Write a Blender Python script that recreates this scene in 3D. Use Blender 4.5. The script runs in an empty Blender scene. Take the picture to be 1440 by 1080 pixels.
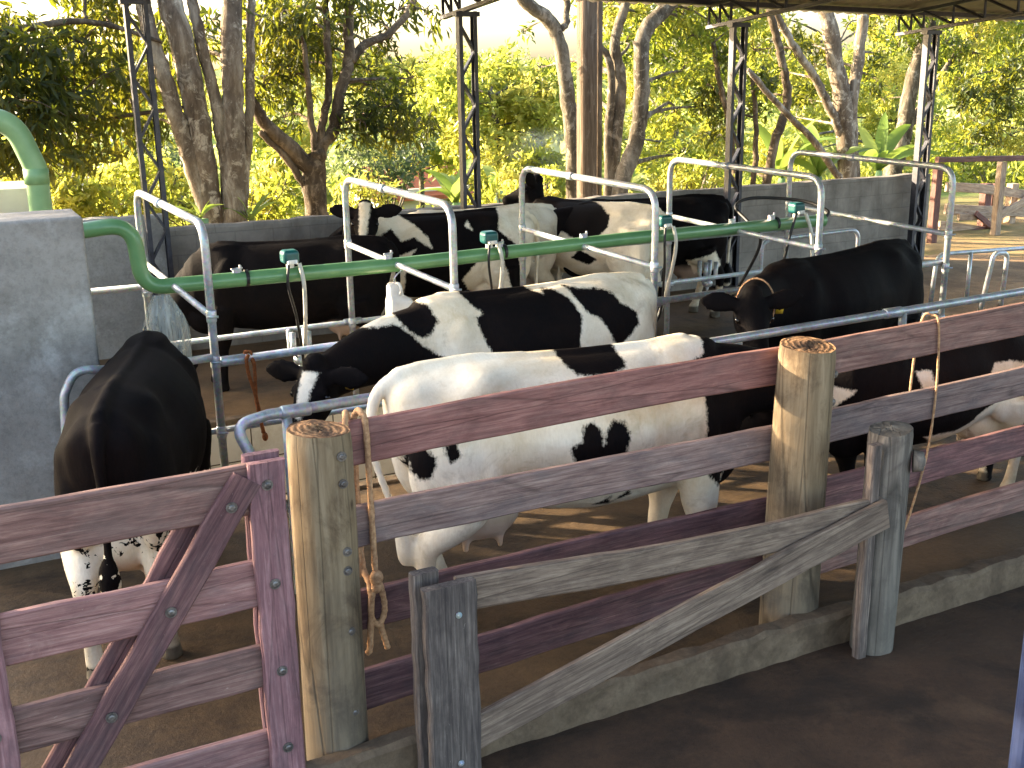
import bpy, bmesh, math, random
import numpy as np
from mathutils import Vector, Matrix, Euler
random.seed(7); RNG = np.random.default_rng(11)
PI = math.pi; R = math.radians
SC = bpy.context.scene; COL = SC.collection

# ------------------------------------------------------------------ camera, sky, sun, exposure
FPX, YAW, PITCH, ROLL, CAMH = 1587.26, R(27.164), R(15.733), R(-0.916), 2.8
SUN_AZ = (-0.74, 0.67); SUN_EL = R(16)
fw = Vector((math.sin(YAW)*math.cos(PITCH), math.cos(YAW)*math.cos(PITCH), -math.sin(PITCH)))
r0 = Vector((math.cos(YAW), -math.sin(YAW), 0)); u0 = r0.cross(fw)
rr = r0*math.cos(ROLL) + u0*math.sin(ROLL); uu = -r0*math.sin(ROLL) + u0*math.cos(ROLL)
cd = bpy.data.cameras.new('camera'); cam = bpy.data.objects.new('camera', cd); COL.objects.link(cam)
cam.matrix_world = Matrix(((rr.x, uu.x, -fw.x, 0), (rr.y, uu.y, -fw.y, 0), (rr.z, uu.z, -fw.z, CAMH), (0, 0, 0, 1)))
cd.sensor_width = 36; cd.lens = 36*FPX/1440; cd.clip_end = 2000; cd.clip_start = 0.05
SC.camera = cam
W = bpy.data.worlds.new('World'); SC.world = W; W.use_nodes = True
wt = W.node_tree; bg = wt.nodes['Background']; bg.inputs[1].default_value = 0.15
sky = wt.nodes.new('ShaderNodeTexSky'); sky.sky_type = 'NISHITA'; sky.sun_disc = False
saz = math.atan2(SUN_AZ[0], SUN_AZ[1])
sky.sun_elevation = SUN_EL; sky.sun_rotation = saz; sky.air_density = 0.9; sky.dust_density = 3.0; sky.ozone_density = 0.35
wt.links.new(sky.outputs[0], bg.inputs[0])
sl = bpy.data.lights.new('sun', 'SUN'); sl.energy = 5.0; sl.angle = R(0.6); sl.color = (1.0, 0.82, 0.57)
so = bpy.data.objects.new('sun', sl); COL.objects.link(so)
sd = Vector((SUN_AZ[0]*math.cos(SUN_EL), SUN_AZ[1]*math.cos(SUN_EL), math.sin(SUN_EL))).normalized()
so.rotation_euler = sd.to_track_quat('Z', 'Y').to_euler()
SC.view_settings.view_transform = 'Standard'; SC.view_settings.look = 'None'
SC.view_settings.gamma = 1; SC.view_settings.exposure = 2.85
SC.cycles.max_bounces = 8; SC.cycles.transmission_bounces = 6; SC.cycles.diffuse_bounces = 4
SC.cycles.use_adaptive_sampling = True

def at(px, py, Y):
    d = rr*((px-720)/FPX) - uu*((py-540)/FPX) + fw
    return Vector((0, 0, CAMH)) + d*(Y/d.y)

# ------------------------------------------------------------------ materials
def lin(c): return tuple(((v/255)/12.92 if v/255 <= .04045 else ((v/255+.055)/1.055)**2.4) for v in c) + (1,)
class NT:
    def __init__(s, name):
        s.m = bpy.data.materials.new(name); s.m.use_nodes = True; s.t = s.m.node_tree
        s.b = s.t.nodes['Principled BSDF']; s.out = s.t.nodes['Material Output']
        s.tc = s.n('ShaderNodeTexCoord')
    def n(s, typ, **kw):
        x = s.t.nodes.new(typ)
        for k, v in kw.items(): setattr(x, k, v)
        return x
    def l(s, a, b): s.t.links.new(a, b)
    def co(s, scale=(1, 1, 1), which='Object', rnd=True):
        mp = s.n('ShaderNodeMapping'); mp.inputs['Scale'].default_value = scale
        if rnd:
            oi = s.n('ShaderNodeObjectInfo'); ml = s.n('ShaderNodeMath', operation='MULTIPLY'); ml.inputs[1].default_value = 37.0
            s.l(oi.outputs['Random'], ml.inputs[0])
            cb = s.n('ShaderNodeCombineXYZ'); s.l(ml.outputs[0], cb.inputs[0]); s.l(ml.outputs[0], cb.inputs[1])
            ad = s.n('ShaderNodeVectorMath', operation='ADD'); s.l(s.tc.outputs[which], ad.inputs[0]); s.l(cb.outputs[0], ad.inputs[1])
            s.l(ad.outputs[0], mp.inputs['Vector'])
        else: s.l(s.tc.outputs[which], mp.inputs['Vector'])
        return mp.outputs[0]
    def noise(s, vec, scale, detail=5, rough=.55, dist=0):
        x = s.n('ShaderNodeTexNoise'); x.inputs['Scale'].default_value = scale; x.inputs['Detail'].default_value = detail
        x.inputs['Roughness'].default_value = rough; x.inputs['Distortion'].default_value = dist
        s.l(vec, x.inputs['Vector']); return x.outputs[0]
    def ramp(s, fac, stops, interp='LINEAR'):
        x = s.n('ShaderNodeValToRGB'); x.color_ramp.interpolation = interp
        e = x.color_ramp.elements
        while len(e) < len(stops): e.new(.5)
        for i, (p, c) in enumerate(stops): e[i].position = p; e[i].color = c if len(c) == 4 else tuple(c)+(1,)
        s.l(fac, x.inputs[0]); return x.outputs[0]
    def mix(s, fac, a, b, blend='MIX'):
        x = s.n('ShaderNodeMix', data_type='RGBA', blend_type=blend)
        for sock, v in ((x.inputs[0], fac), (x.inputs[6], a), (x.inputs[7], b)):
            if isinstance(v, (int, float)): sock.default_value = v
            elif isinstance(v, tuple): sock.default_value = v
            else: s.l(v, sock)
        return x.outputs[2]
    def math(s, op, a, b=None):
        x = s.n('ShaderNodeMath', operation=op)
        for i, v in enumerate((a, b)):
            if v is None: continue
            if isinstance(v, (int, float)): x.inputs[i].default_value = v
            else: s.l(v, x.inputs[i])
        return x.outputs[0]
    def bump(s, h, strength=.3, dist=.01):
        x = s.n('ShaderNodeBump'); x.inputs['Strength'].default_value = strength; x.inputs['Distance'].default_value = dist
        s.l(h, x.inputs['Height']); s.l(x.outputs[0], s.b.inputs['Normal']); return x
    def fin(s, color, rough=.7, metal=0, spec=.4):
        for k, v in (('Base Color', color), ('Roughness', rough), ('Metallic', metal), ('Specular IOR Level', spec)):
            if isinstance(v, (int, float, tuple)): s.b.inputs[k].default_value = v
            else: s.l(v, s.b.inputs[k])
        return s.m

def wood(name, dark, mid, light, stain, grain=1.0, rough=.8):
    t = NT(name); v = t.co((1.5, 40*grain, 30*grain)); v2 = t.co((2, 5, 5)); v3 = t.co((.7, 1.4, 1.4))
    g = t.noise(v, 2.2, 8, .65, .6); c = t.ramp(g, [(.28, lin(dark)), (.5, lin(mid)), (.72, lin(light))])
    f = t.noise(v, 9, 4, .6); c = t.mix(.25, c, t.ramp(f, [(.3, (.3, .3, .3)), (.7, (1, 1, 1))]), 'MULTIPLY')
    st = t.ramp(t.noise(v2, 2.0, 6, .65, .4), [(.46, (0, 0, 0)), (.64, (1, 1, 1))])
    c = t.mix(t.math('MULTIPLY', st, .55), c, lin(stain))
    wh = t.ramp(t.noise(v3, 5.0, 8, .72, 1.0), [(.60, (0, 0, 0)), (.70, (1, 1, 1))])
    c = t.mix(t.math('MULTIPLY', wh, .35), c, lin(light))
    oi = t.n('ShaderNodeObjectInfo')
    br = t.ramp(oi.outputs['Random'], [(0, (.8, .8, .84)), (1, (1.12, 1.06, 1.06))]); c = t.mix(1.0, c, br, 'MULTIPLY')
    vor = t.n('ShaderNodeTexVoronoi', feature='DISTANCE_TO_EDGE'); vor.inputs['Scale'].default_value = 1.1
    t.l(t.co((.35, 8, 6)), vor.inputs['Vector'])
    crack = t.ramp(vor.outputs[0], [(0, (0, 0, 0)), (.018, (1, 1, 1))])
    sc_ = t.ramp(t.noise(t.co((3, 30, 9)), 6, 5, .7, 2.5), [(.66, (0, 0, 0)), (.72, (1, 1, 1))]); c = t.mix(t.math('MULTIPLY', sc_, .28), c, lin((214, 200, 186)))
    blot = t.ramp(t.noise(t.co((1.2, 3, 3)), 3.2, 7, .72, .7), [(.35, (.62, .6, .62)), (.6, (1, 1, 1))]); c = t.mix(.8, c, blot, 'MULTIPLY')
    c = t.mix(.35, c, crack, 'MULTIPLY')
    h = t.math('ADD', g, t.math('MULTIPLY', crack, .6)); t.bump(h, .5, .006)
    return t.fin(c, rough, 0, .25)
M = {}
M['mauve'] = wood('mauve_stained_wood', (114, 78, 71), (160, 112, 102), (186, 142, 128), (126, 98, 90))
M['mauve_grey'] = wood('greyed_mauve_wood', (94, 76, 72), (138, 116, 108), (170, 150, 138), (108, 99, 97))
M['mauve_dark'] = wood('dark_purple_wood', (76, 54, 55), (114, 82, 81), (150, 115, 106), (82, 68, 68))
M['mauve_brown'] = wood('brown_mauve_wood', (98, 71, 65), (138, 106, 96), (170, 140, 126), (100, 86, 80))
M['gate_pink'] = wood('pink_mauve_wood', (112, 80, 78), (152, 114, 108), (176, 144, 134), (122, 100, 98))
M['gate_mauve'] = wood('gate_mauve_wood', (98, 70, 73), (140, 104, 106), (168, 134, 134), (110, 90, 92))
M['grey_wood'] = wood('grey_weathered_wood', (80, 68, 58), (130, 114, 98), (166, 150, 130), (86, 74, 64))
M['dark_wood'] = wood('dark_grey_wood', (64, 59, 55), (108, 99, 91), (150, 139, 126), (68, 61, 58))
M['sun_wood'] = wood('sunlit_old_wood', (136, 114, 90), (186, 164, 136), (214, 196, 170), (120, 100, 84))  # pale tone puts sunlight into the old planks' colour
M['brown_beam'] = wood('brown_beam_wood', (92, 62, 54), (126, 92, 82), (150, 118, 106), (96, 76, 70))
def logmat(nm='log_post_wood', A=(84, 69, 52), B=(126, 108, 84), C_=(156, 138, 112), S_=(76, 60, 45)):
    t = NT(nm); v = t.co((16, 16, 1.0)); v2 = t.co((3, 3, 2.2)); v3 = t.co((1, 1, 1))
    g = t.noise(v, 2.0, 8, .65, .5); c = t.ramp(g, [(.25, lin(A)), (.5, lin(B)), (.78, lin(C_))])
    st = t.ramp(t.noise(v2, 1.6, 7, .7, .6), [(.48, (0, 0, 0)), (.66, (1, 1, 1))]); c = t.mix(t.math('MULTIPLY', st, .85), c, lin(S_))
    kn = t.n('ShaderNodeTexVoronoi'); kn.inputs['Scale'].default_value = 3.2; t.l(t.co((1.6, 1.6, 1)), kn.inputs['Vector'])
    kk = t.ramp(kn.outputs['Distance'], [(.03, (1, 1, 1)), (.09, (0, 0, 0))]); c = t.mix(t.math('MULTIPLY', kk, .8), c, lin((52, 36, 24)))
    gr = t.ramp(t.noise(v3, 2.6, 6, .7, .3), [(.5, (0, 0, 0)), (.7, (1, 1, 1))])
    sx = t.n('ShaderNodeSeparateXYZ'); t.l(t.tc.outputs['Object'], sx.inputs[0])
    lowz = t.n('ShaderNodeMapRange'); lowz.inputs[1].default_value = .95; lowz.inputs[2].default_value = .1; t.l(sx.outputs[2], lowz.inputs[0])
    c = t.mix(t.math('MULTIPLY', t.math('ADD', t.math('MULTIPLY', lowz.outputs[0], .75), t.math('MULTIPLY', gr, .3)), .75), c, lin((96, 92, 84)))
    ck = t.n('ShaderNodeTexVoronoi', feature='DISTANCE_TO_EDGE'); ck.inputs['Scale'].default_value = 1.0; t.l(t.co((9, 9, .5)), ck.inputs['Vector'])
    cr = t.ramp(ck.outputs[0], [(0, (0, 0, 0)), (.03, (1, 1, 1))]); c = t.mix(.45, c, cr, 'MULTIPLY')
    t.bump(t.math('ADD', g, cr), .45, .008); return t.fin(c, .8, 0, .2)
M['log'] = logmat(); M['grey_log'] = logmat('grey_log_wood', (62, 56, 52), (104, 96, 88), (144, 134, 122), (64, 57, 53))
def endgrain():
    t = NT('log_end_grain'); v = t.co((1, 1, 1)); w = t.n('ShaderNodeTexWave', wave_type='RINGS', rings_direction='Z')
    w.inputs['Scale'].default_value = 11; w.inputs['Distortion'].default_value = 5; w.inputs['Detail'].default_value = 4; w.inputs['Detail Scale'].default_value = 2
    t.l(t.tc.outputs['Object'], w.inputs['Vector'])
    c = t.ramp(w.outputs[1], [(0, lin((92, 68, 48))), (1, lin((150, 116, 84)))])
    c = t.mix(t.ramp(t.noise(v, 9, 5), [(.45, (0, 0, 0)), (.62, (.8, .8, .8))]), c, lin((70, 54, 44)))
    t.bump(w.outputs[1], .5, .006); return t.fin(c, .9, 0, .2)
M['endgrain'] = endgrain()
def simple(name, c1, c2, scale=4, rough=.6, metal=0, bump=.1, bd=.004, stretch=(1, 1, 1), spec=.4, detail=6):
    t = NT(name); v = t.co(stretch); g = t.noise(v, scale, detail, .6)
    c = t.ramp(g, [(.32, lin(c1)), (.68, lin(c2))])
    if bump: t.bump(t.noise(v, scale*4, 4), bump, bd)
    return t.fin(c, rough, metal, spec)
def galv():
    t = NT('galvanised_steel'); v = t.co((1, 1, 1)); vo = t.n('ShaderNodeTexVoronoi'); vo.inputs['Scale'].default_value = 60; t.l(v, vo.inputs['Vector'])
    c = t.mix(.25, t.ramp(t.noise(v, 7, 6, .65), [(.3, lin((132, 138, 142))), (.7, lin((186, 190, 192)))]), vo.outputs['Color'], 'SOFT_LIGHT')
    ru = t.ramp(t.noise(v, 16, 5), [(.62, (0, 0, 0)), (.75, (1, 1, 1))]); c = t.mix(t.math('MULTIPLY', ru, .4), c, lin((120, 104, 88)))
    r = t.ramp(t.noise(v, 22, 4), [(.3, (.3, .3, .3)), (.7, (.5, .5, .5))]); t.bump(t.noise(v, 45, 3), .12, .002)
    return t.fin(c, r, .45, .5)
M['galv'] = galv()
M['col_steel'] = simple('column_paint_steel', (40, 40, 46), (66, 66, 74), 9, .45, .2, .08)
M['truss_steel'] = simple('truss_paint_steel', (40, 40, 50), (62, 62, 74), 9, .5, .2, .08)
M['roof'] = simple('roof_sheet_metal', (92, 88, 82), (118, 112, 104), 3, .5, .2, .06)
M['green_pvc'] = simple('green_pvc_pipe', (78, 122, 78), (96, 138, 92), 5, .3, 0, .03, spec=.5)
M['green_pvc_old'] = simple('faded_green_pvc', (100, 136, 92), (128, 158, 112), 4, .4, 0, .03)
M['teal'] = simple('teal_plastic', (14, 62, 64), (24, 86, 84), 8, .35, 0, .03)
M['black_rub'] = simple('black_rubber', (18, 18, 20), (32, 32, 34), 10, .5)
M['white_hose'] = simple('milky_hose', (168, 166, 156), (204, 202, 190), 10, .35)
M['white_plast'] = simple('white_plastic', (196, 192, 184), (226, 224, 216), 6, .45, 0, .05)
M['clear'] = None
M['dirty_metal'] = simple('dull_bolt_metal', (80, 76, 74), (140, 134, 128), 30, .45, .7)
M['rope'] = simple('brown_rope', (138, 100, 70), (190, 150, 112), 60, .9, 0, .6, .004, (1, 1, 1))
M['rope_orange'] = simple('rust_orange_rope', (110, 58, 24), (150, 86, 40), 60, .9, 0, .6, .004)
M['cream'] = simple('cream_painted_board', (176, 164, 140), (204, 192, 166), 3, .6)
M['blue_post'] = simple('blue_paint', (18, 28, 56), (32, 44, 76), 12, .5, 0, .2)
M['tag_yellow'] = simple('yellow_ear_tag', (180, 150, 30), (200, 170, 50), 9, .5)
M['tile_roof'] = simple('terracotta_tiles', (150, 78, 46), (186, 108, 70), 6, .8, 0, .4, .02, (1, 6, 1))
M['house_wall'] = simple('limewashed_wall', (190, 180, 160), (216, 208, 190), 3, .8)
M['dark_glass'] = simple('dark_window', (24, 26, 28), (40, 42, 44), 3, .2)
def concrete(name, a, b, stain, scale=1.5, patch=(150, 160, 170), bumpd=.01, rough=.85, wear=.5):
    t = NT(name); v = t.co((1, 1, 1), rnd=False)
    c = t.ramp(t.noise(v, scale*2.2, 9, .68, .3), [(.3, lin(a)), (.7, lin(b))])
    c = t.mix(t.math('MULTIPLY', t.ramp(t.noise(v, scale, 8, .7, .5), [(.48, (0, 0, 0)), (.62, (1, 1, 1))]), wear), c, lin(stain))
    c = t.mix(t.math('MULTIPLY', t.ramp(t.noise(v, scale*1.3+.37, 7, .65, .2), [(.56, (0, 0, 0)), (.68, (1, 1, 1))]), .55), c, lin(patch))
    sp = t.ramp(t.noise(v, 42, 4, .7), [(.35, (.62, .62, .62)), (.55, (1, 1, 1))]); c = t.mix(.45, c, sp, 'MULTIPLY')
    t.bump(t.math('ADD', t.noise(v, 26, 7, .7), t.math('MULTIPLY', t.noise(v, 4, 4), 1.5)), .5, bumpd)
    return t.fin(c, rough, 0, .3)
M['block'] = concrete('grey_cement_render', (124, 120, 114), (156, 153, 147), (104, 99, 92), 1.4, (178, 178, 174))
M['kerb'] = concrete('dirty_kerb_concrete', (86, 71, 55), (116, 99, 80), (46, 34, 24), 3.0, (106, 91, 74), .012)
M['lane'] = concrete('dirty_lane_floor', (62, 47, 31), (92, 72, 48), (38, 28, 19), 1.3, (100, 81, 57), .014, .7, .8)
M['far_floor'] = concrete('dirty_platform_floor', (78, 58, 36), (110, 86, 58), (48, 36, 22), 1.0, (112, 92, 66), .012, .6, .8)
M['yard'] = concrete('dark_yard_floor', (54, 38, 26), (76, 56, 40), (36, 26, 18), 1.6, (84, 65, 48), .035, .85, .85)
def wallmat():
    t = NT('block_wall_grey'); v = t.co((1, 1, 1), rnd=False)
    c = t.ramp(t.noise(v, 2.4, 8, .65, .3), [(.3, lin((104, 97, 90))), (.7, lin((150, 142, 132)))])
    br = t.n('ShaderNodeTexBrick'); br.inputs['Scale'].default_value = 1; br.inputs['Brick Width'].default_value = .4; br.inputs['Row Height'].default_value = .2
    br.inputs['Mortar Size'].default_value = .006; br.inputs['Mortar Smooth'].default_value = .3
    mp = t.n('ShaderNodeMapping'); mp.inputs['Rotation'].default_value = (R(-90), 0, 0); t.l(t.tc.outputs['Object'], mp.inputs['Vector']); t.l(mp.outputs[0], br.inputs['Vector'])
    c = t.mix(t.math('MULTIPLY', br.outputs['Fac'], .28), c, lin((70, 66, 62)))
    st = t.ramp(t.noise(t.co((3, 3, .6), rnd=False), 1.2, 6, .7, .4), [(.5, (0, 0, 0)), (.7, (1, 1, 1))]); c = t.mix(t.math('MULTIPLY', st, .5), c, lin((88, 82, 76)))
    h = t.math('SUBTRACT', t.noise(v, 18, 6, .7), br.outputs['Fac']); t.bump(h, .4, .008); return t.fin(c, .85, 0, .25)
M['wall'] = wallmat()
def tilemat():
    t = NT('white_wall_tiles'); br = t.n('ShaderNodeTexBrick'); br.offset = 0; br.inputs['Scale'].default_value = 1
    br.inputs['Brick Width'].default_value = .36; br.inputs['Row Height'].default_value = .36; br.inputs['Mortar Size'].default_value = .006
    br.inputs['Color1'].default_value = lin((196, 188, 172)); br.inputs['Color2'].default_value = lin((186, 180, 166)); br.inputs['Mortar'].default_value = lin((60, 52, 44))
    mp = t.n('ShaderNodeMapping'); mp.inputs['Rotation'].default_value = (R(-90), 0, 0); t.l(t.tc.outputs['Object'], mp.inputs['Vector']); t.l(mp.outputs[0], br.inputs['Vector'])
    c = t.mix(t.math('MULTIPLY', t.ramp(t.noise(t.co(rnd=False), 3, 6, .7), [(.5, (0, 0, 0)), (.7, (1, 1, 1))]), .4), br.outputs['Color'], lin((130, 110, 84)))
    return t.fin(c, .25, 0, .5)
M['tile'] = tilemat()
def groundmat():
    t = NT('sandy_ground'); v = t.co(rnd=False)
    c = t.ramp(t.noise(v, 1.2, 8, .65), [(.3, lin((122, 98, 66))), (.7, lin((164, 138, 98)))])
    gr = t.ramp(t.noise(v, .35, 6, .7), [(.45, (0, 0, 0)), (.6, (1, 1, 1))]); sx = t.n('ShaderNodeSeparateXYZ'); t.l(t.tc.outputs['Object'], sx.inputs[0])
    far = t.n('ShaderNodeMapRange'); far.inputs[1].default_value = 14; far.inputs[2].default_value = 19; t.l(sx.outputs[1], far.inputs[0])
    c = t.mix(t.math('MAXIMUM', t.math('MULTIPLY', gr, .5), far.outputs[0]), c, lin((78, 92, 40)))
    t.bump(t.noise(v, 14, 8, .7), .6, .03); return t.fin(c, .95, 0, .15)
M['ground'] = groundmat()
def barkmat(name, dk, md, lt, moss=0):
    t = NT(name); v = t.co((1, 1, .3)); vv = t.co((1, 1, .8))
    c = t.ramp(t.noise(v, 5, 8, .7, .5), [(.3, lin(dk)), (.5, lin(md)), (.72, lin(lt))])
    li = t.ramp(t.noise(vv, 7, 8, .75, .8), [(.53, (0, 0, 0)), (.60, (1, 1, 1))]); c = t.mix(t.math('MULTIPLY', li, .8), c, lin(lt))
    dd = t.ramp(t.noise(vv, 3, 6, .7, .4), [(.55, (0, 0, 0)), (.68, (1, 1, 1))]); c = t.mix(t.math('MULTIPLY', dd, .7), c, lin(dk))
    t.bump(t.noise(v, 16, 8, .75, .4), .8, .03); return t.fin(c, .9, 0, .2)
M['bark_pale'] = barkmat('pale_lichen_bark', (62, 52, 43), (112, 99, 84), (176, 166, 148))
M['bark_dark'] = barkmat('dark_rough_bark', (44, 37, 29), (80, 68, 54), (128, 114, 96))
M['bark_mid'] = barkmat('brown_bark', (46, 40, 33), (84, 76, 64), (138, 130, 116))
M['pole'] = wood('weathered_pole_wood', (80, 64, 50), (112, 92, 74), (146, 128, 108), (74, 60, 48), .8)

def leafmat(name, cols, trans, tw=.5, rough=.45):
    t = NT(name); a = t.n('ShaderNodeAttribute', attribute_name='tint')
    c = t.ramp(a.outputs['Fac'], [(i/(len(cols)-1), lin(q)) for i, q in enumerate(cols)])
    ct = t.ramp(a.outputs['Fac'], [(i/(len(trans)-1), lin(q)) for i, q in enumerate(trans)])
    t.fin(c, rough, 0, .35); tr = t.n('ShaderNodeBsdfTranslucent'); t.l(ct, tr.inputs[0])
    mx = t.n('ShaderNodeMixShader'); mx.inputs[0].default_value = tw; t.l(t.b.outputs[0], mx.inputs[1]); t.l(tr.outputs[0], mx.inputs[2]); t.l(mx.outputs[0], t.out.inputs[0])
    return t.m
M['leaf_dark'] = leafmat('mango_leaf', [(34, 44, 22), (46, 60, 28), (60, 72, 32)], [(88, 104, 24), (128, 132, 34), (150, 140, 40)], .4)
M['leaf_mid'] = leafmat('green_leaf', [(38, 52, 22), (66, 82, 30), (104, 110, 44)], [(108, 130, 36), (164, 170, 56), (210, 198, 84)], .5, .38)
M['leaf_bright'] = leafmat('yellow_green_leaf', [(66, 84, 32), (106, 116, 42), (146, 144, 60)], [(150, 170, 56), (196, 196, 80), (230, 216, 116)], .55, .35)
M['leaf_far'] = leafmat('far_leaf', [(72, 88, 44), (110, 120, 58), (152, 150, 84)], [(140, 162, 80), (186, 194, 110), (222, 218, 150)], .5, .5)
M['leaf_blue'] = leafmat('blue_green_leaf', [(50, 66, 46), (70, 86, 60), (92, 104, 76)], [(90, 110, 60), (120, 136, 80), (140, 150, 96)], .4)
M['banana'] = leafmat('banana_leaf_green', [(84, 108, 48), (108, 128, 60), (134, 146, 78)], [(130, 156, 60), (150, 172, 76), (180, 190, 100)], .38, .35)

# ------------------------------------------------------------------ mesh helpers
class MB:
    def __init__(s): s.v = []; s.f = []; s.k = []
    def add(s, vs, fs):
        b = len(s.v); s.v += [tuple(p) for p in vs]; s.f += [tuple(i+b for i in q) for q in fs]; return s
    def box(s, c, d, rot=None):
        c = Vector(c); hx, hy, hz = d[0]/2, d[1]/2, d[2]/2
        P = [Vector((x, y, z)) for x in (-hx, hx) for y in (-hy, hy) for z in (-hz, hz)]
        if rot: P = [rot @ p for p in P]
        return s.add([c+p for p in P], [(0, 1, 3, 2), (4, 6, 7, 5), (0, 4, 5, 1), (2, 3, 7, 6), (0, 2, 6, 4), (1, 5, 7, 3)])
    def bar(s, p0, p1, w, h, up=(0, 0, 1)):
        p0 = Vector(p0); p1 = Vector(p1); d = (p1-p0); L = d.length; d.normalize(); up = Vector(up)
        sd_ = d.cross(up)
        if sd_.length < 1e-4: sd_ = d.cross(Vector((0, 1, 0)))
        sd_.normalize(); u = sd_.cross(d); m = Matrix((d, sd_, u)).transposed()
        return s.box((p0+p1)/2, (L, w, h), m)
    def loft(s, rings, cap=True):
        n = len(rings[0]); vs = [p for r in rings for p in r]; fs = []
        for i in range(len(rings)-1):
            for j in range(n):
                k = (j+1) % n; fs.append((i*n+j, i*n+k, (i+1)*n+k, (i+1)*n+j))
        if cap: fs.append(tuple(range(n-1, -1, -1))); fs.append(tuple((len(rings)-1)*n+j for j in range(n)))
        return s.add(vs, fs)
    def tube(s, pts, r, seg=10, cap=True, flat=1.0):
        pts = [Vector(p) for p in pts]; n = len(pts); rs = r if isinstance(r, (list, tuple)) else [r]*n
        T = []
        for i in range(n):
            a = pts[max(i-1, 0)]; b = pts[min(i+1, n-1)]; T.append((b-a).normalized())
        ref = Vector((0, 0, 1)) if abs(T[0].z) < .9 else Vector((1, 0, 0))
        N = (ref - T[0]*ref.dot(T[0])).normalized(); rings = []
        for i in range(n):
            N = (N - T[i]*N.dot(T[i])); N = N.normalized() if N.length > 1e-6 else T[i].orthogonal().normalized()
            B = T[i].cross(N)
            rings.append([pts[i] + (N*math.cos(2*PI*j/seg)*flat + B*math.sin(2*PI*j/seg))*rs[i] for j in range(seg)])
        return s.loft(rings, cap)
    def ell(s, c, r, rot=None, nu=16, nv=10):
        c = Vector(c); vs = []; fs = []
        for i in range(1, nv):
            for j in range(nu):
                a = PI*i/nv; b = 2*PI*j/nu
                p = Vector((r[0]*math.sin(a)*math.cos(b), r[1]*math.sin(a)*math.sin(b), r[2]*math.cos(a)))
                vs.append(c + (rot @ p if rot else p))
        t = len(vs); pt = Vector((0, 0, r[2])); vs.append(c + (rot @ pt if rot else pt)); vs.append(c - (rot @ pt if rot else pt))
        for i in range(nv-2):
            for j in range(nu): k = (j+1) % nu; fs.append((i*nu+j, (i+1)*nu+j, (i+1)*nu+k, i*nu+k))
        for j in range(nu): k = (j+1) % nu; fs.append((t, j, k)); fs.append((t+1, (nv-2)*nu+k, (nv-2)*nu+j))
        return s.add(vs, fs)
    def build(s, name, m=None, parent=None, smooth=False, bevel=0, seg=2, origin=None):
        me = bpy.data.meshes.new(name); o_ = Vector(origin) if origin is not None else Vector()
        me.from_pydata([tuple(Vector(p)-o_) for p in s.v], [], s.f)
        bm = bmesh.new(); bm.from_mesh(me); bmesh.ops.recalc_face_normals(bm, faces=bm.faces); bm.to_mesh(me); bm.free()
        if smooth: me.polygons.foreach_set('use_smooth', [True]*len(me.polygons))
        if m: me.materials.append(M[m] if isinstance(m, str) else m)
        o = bpy.data.objects.new(name, me); COL.objects.link(o); o.location = o_
        if parent is not None: o.parent = parent; o.location = o_ - PW(parent)
        if bevel:
            b = o.modifiers.new('bevel', 'BEVEL'); b.width = bevel; b.segments = seg; b.limit_method = 'ANGLE'; b.angle_limit = R(35)
        return o
def PW(o):
    p = Vector(o.location)
    while o.parent is not None: o = o.parent; p += Vector(o.location)
    return p
def tag(o, label=None, cat=None, group=None, kind=None):
    for k, v in (('label', label), ('category', cat), ('group', group), ('kind', kind)):
        if v: o[k] = v
    return o
def thing(name, loc, label, cat, group=None):
    o = bpy.data.objects.new(name, None); COL.objects.link(o); o.location = loc; o.empty_display_size = .2
    return tag(o, label, cat, group)
def rounded(pts, r, n=6):
    pts = [Vector(p) for p in pts]; out = [pts[0]]
    for i in range(1, len(pts)-1):
        a, b, c = pts[i-1], pts[i], pts[i+1]; d1 = (a-b).normalized(); d2 = (c-b).normalized()
        ang = d1.angle(d2); t = min(r/math.tan(ang/2), (a-b).length*.49, (c-b).length*.49)
        p, q = b+d1*t, b+d2*t
        for k in range(n+1):
            u = k/n; out.append(p*(1-u)**2 + b*2*u*(1-u) + q*u*u)
    out.append(pts[-1]); return out
def smoothline(pts, n=6):
    P = [Vector(p) for p in pts]; out = []
    for i in range(len(P)-1):
        a = P[max(i-1, 0)]; b = P[i]; c = P[i+1]; d = P[min(i+2, len(P)-1)]
        for k in range(n):
            t = k/n; out.append(.5*((2*b) + (c-a)*t + (2*a-5*b+4*c-d)*t*t + (3*b-a-3*c+d)*t**3))
    out.append(P[-1]); return out
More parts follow.
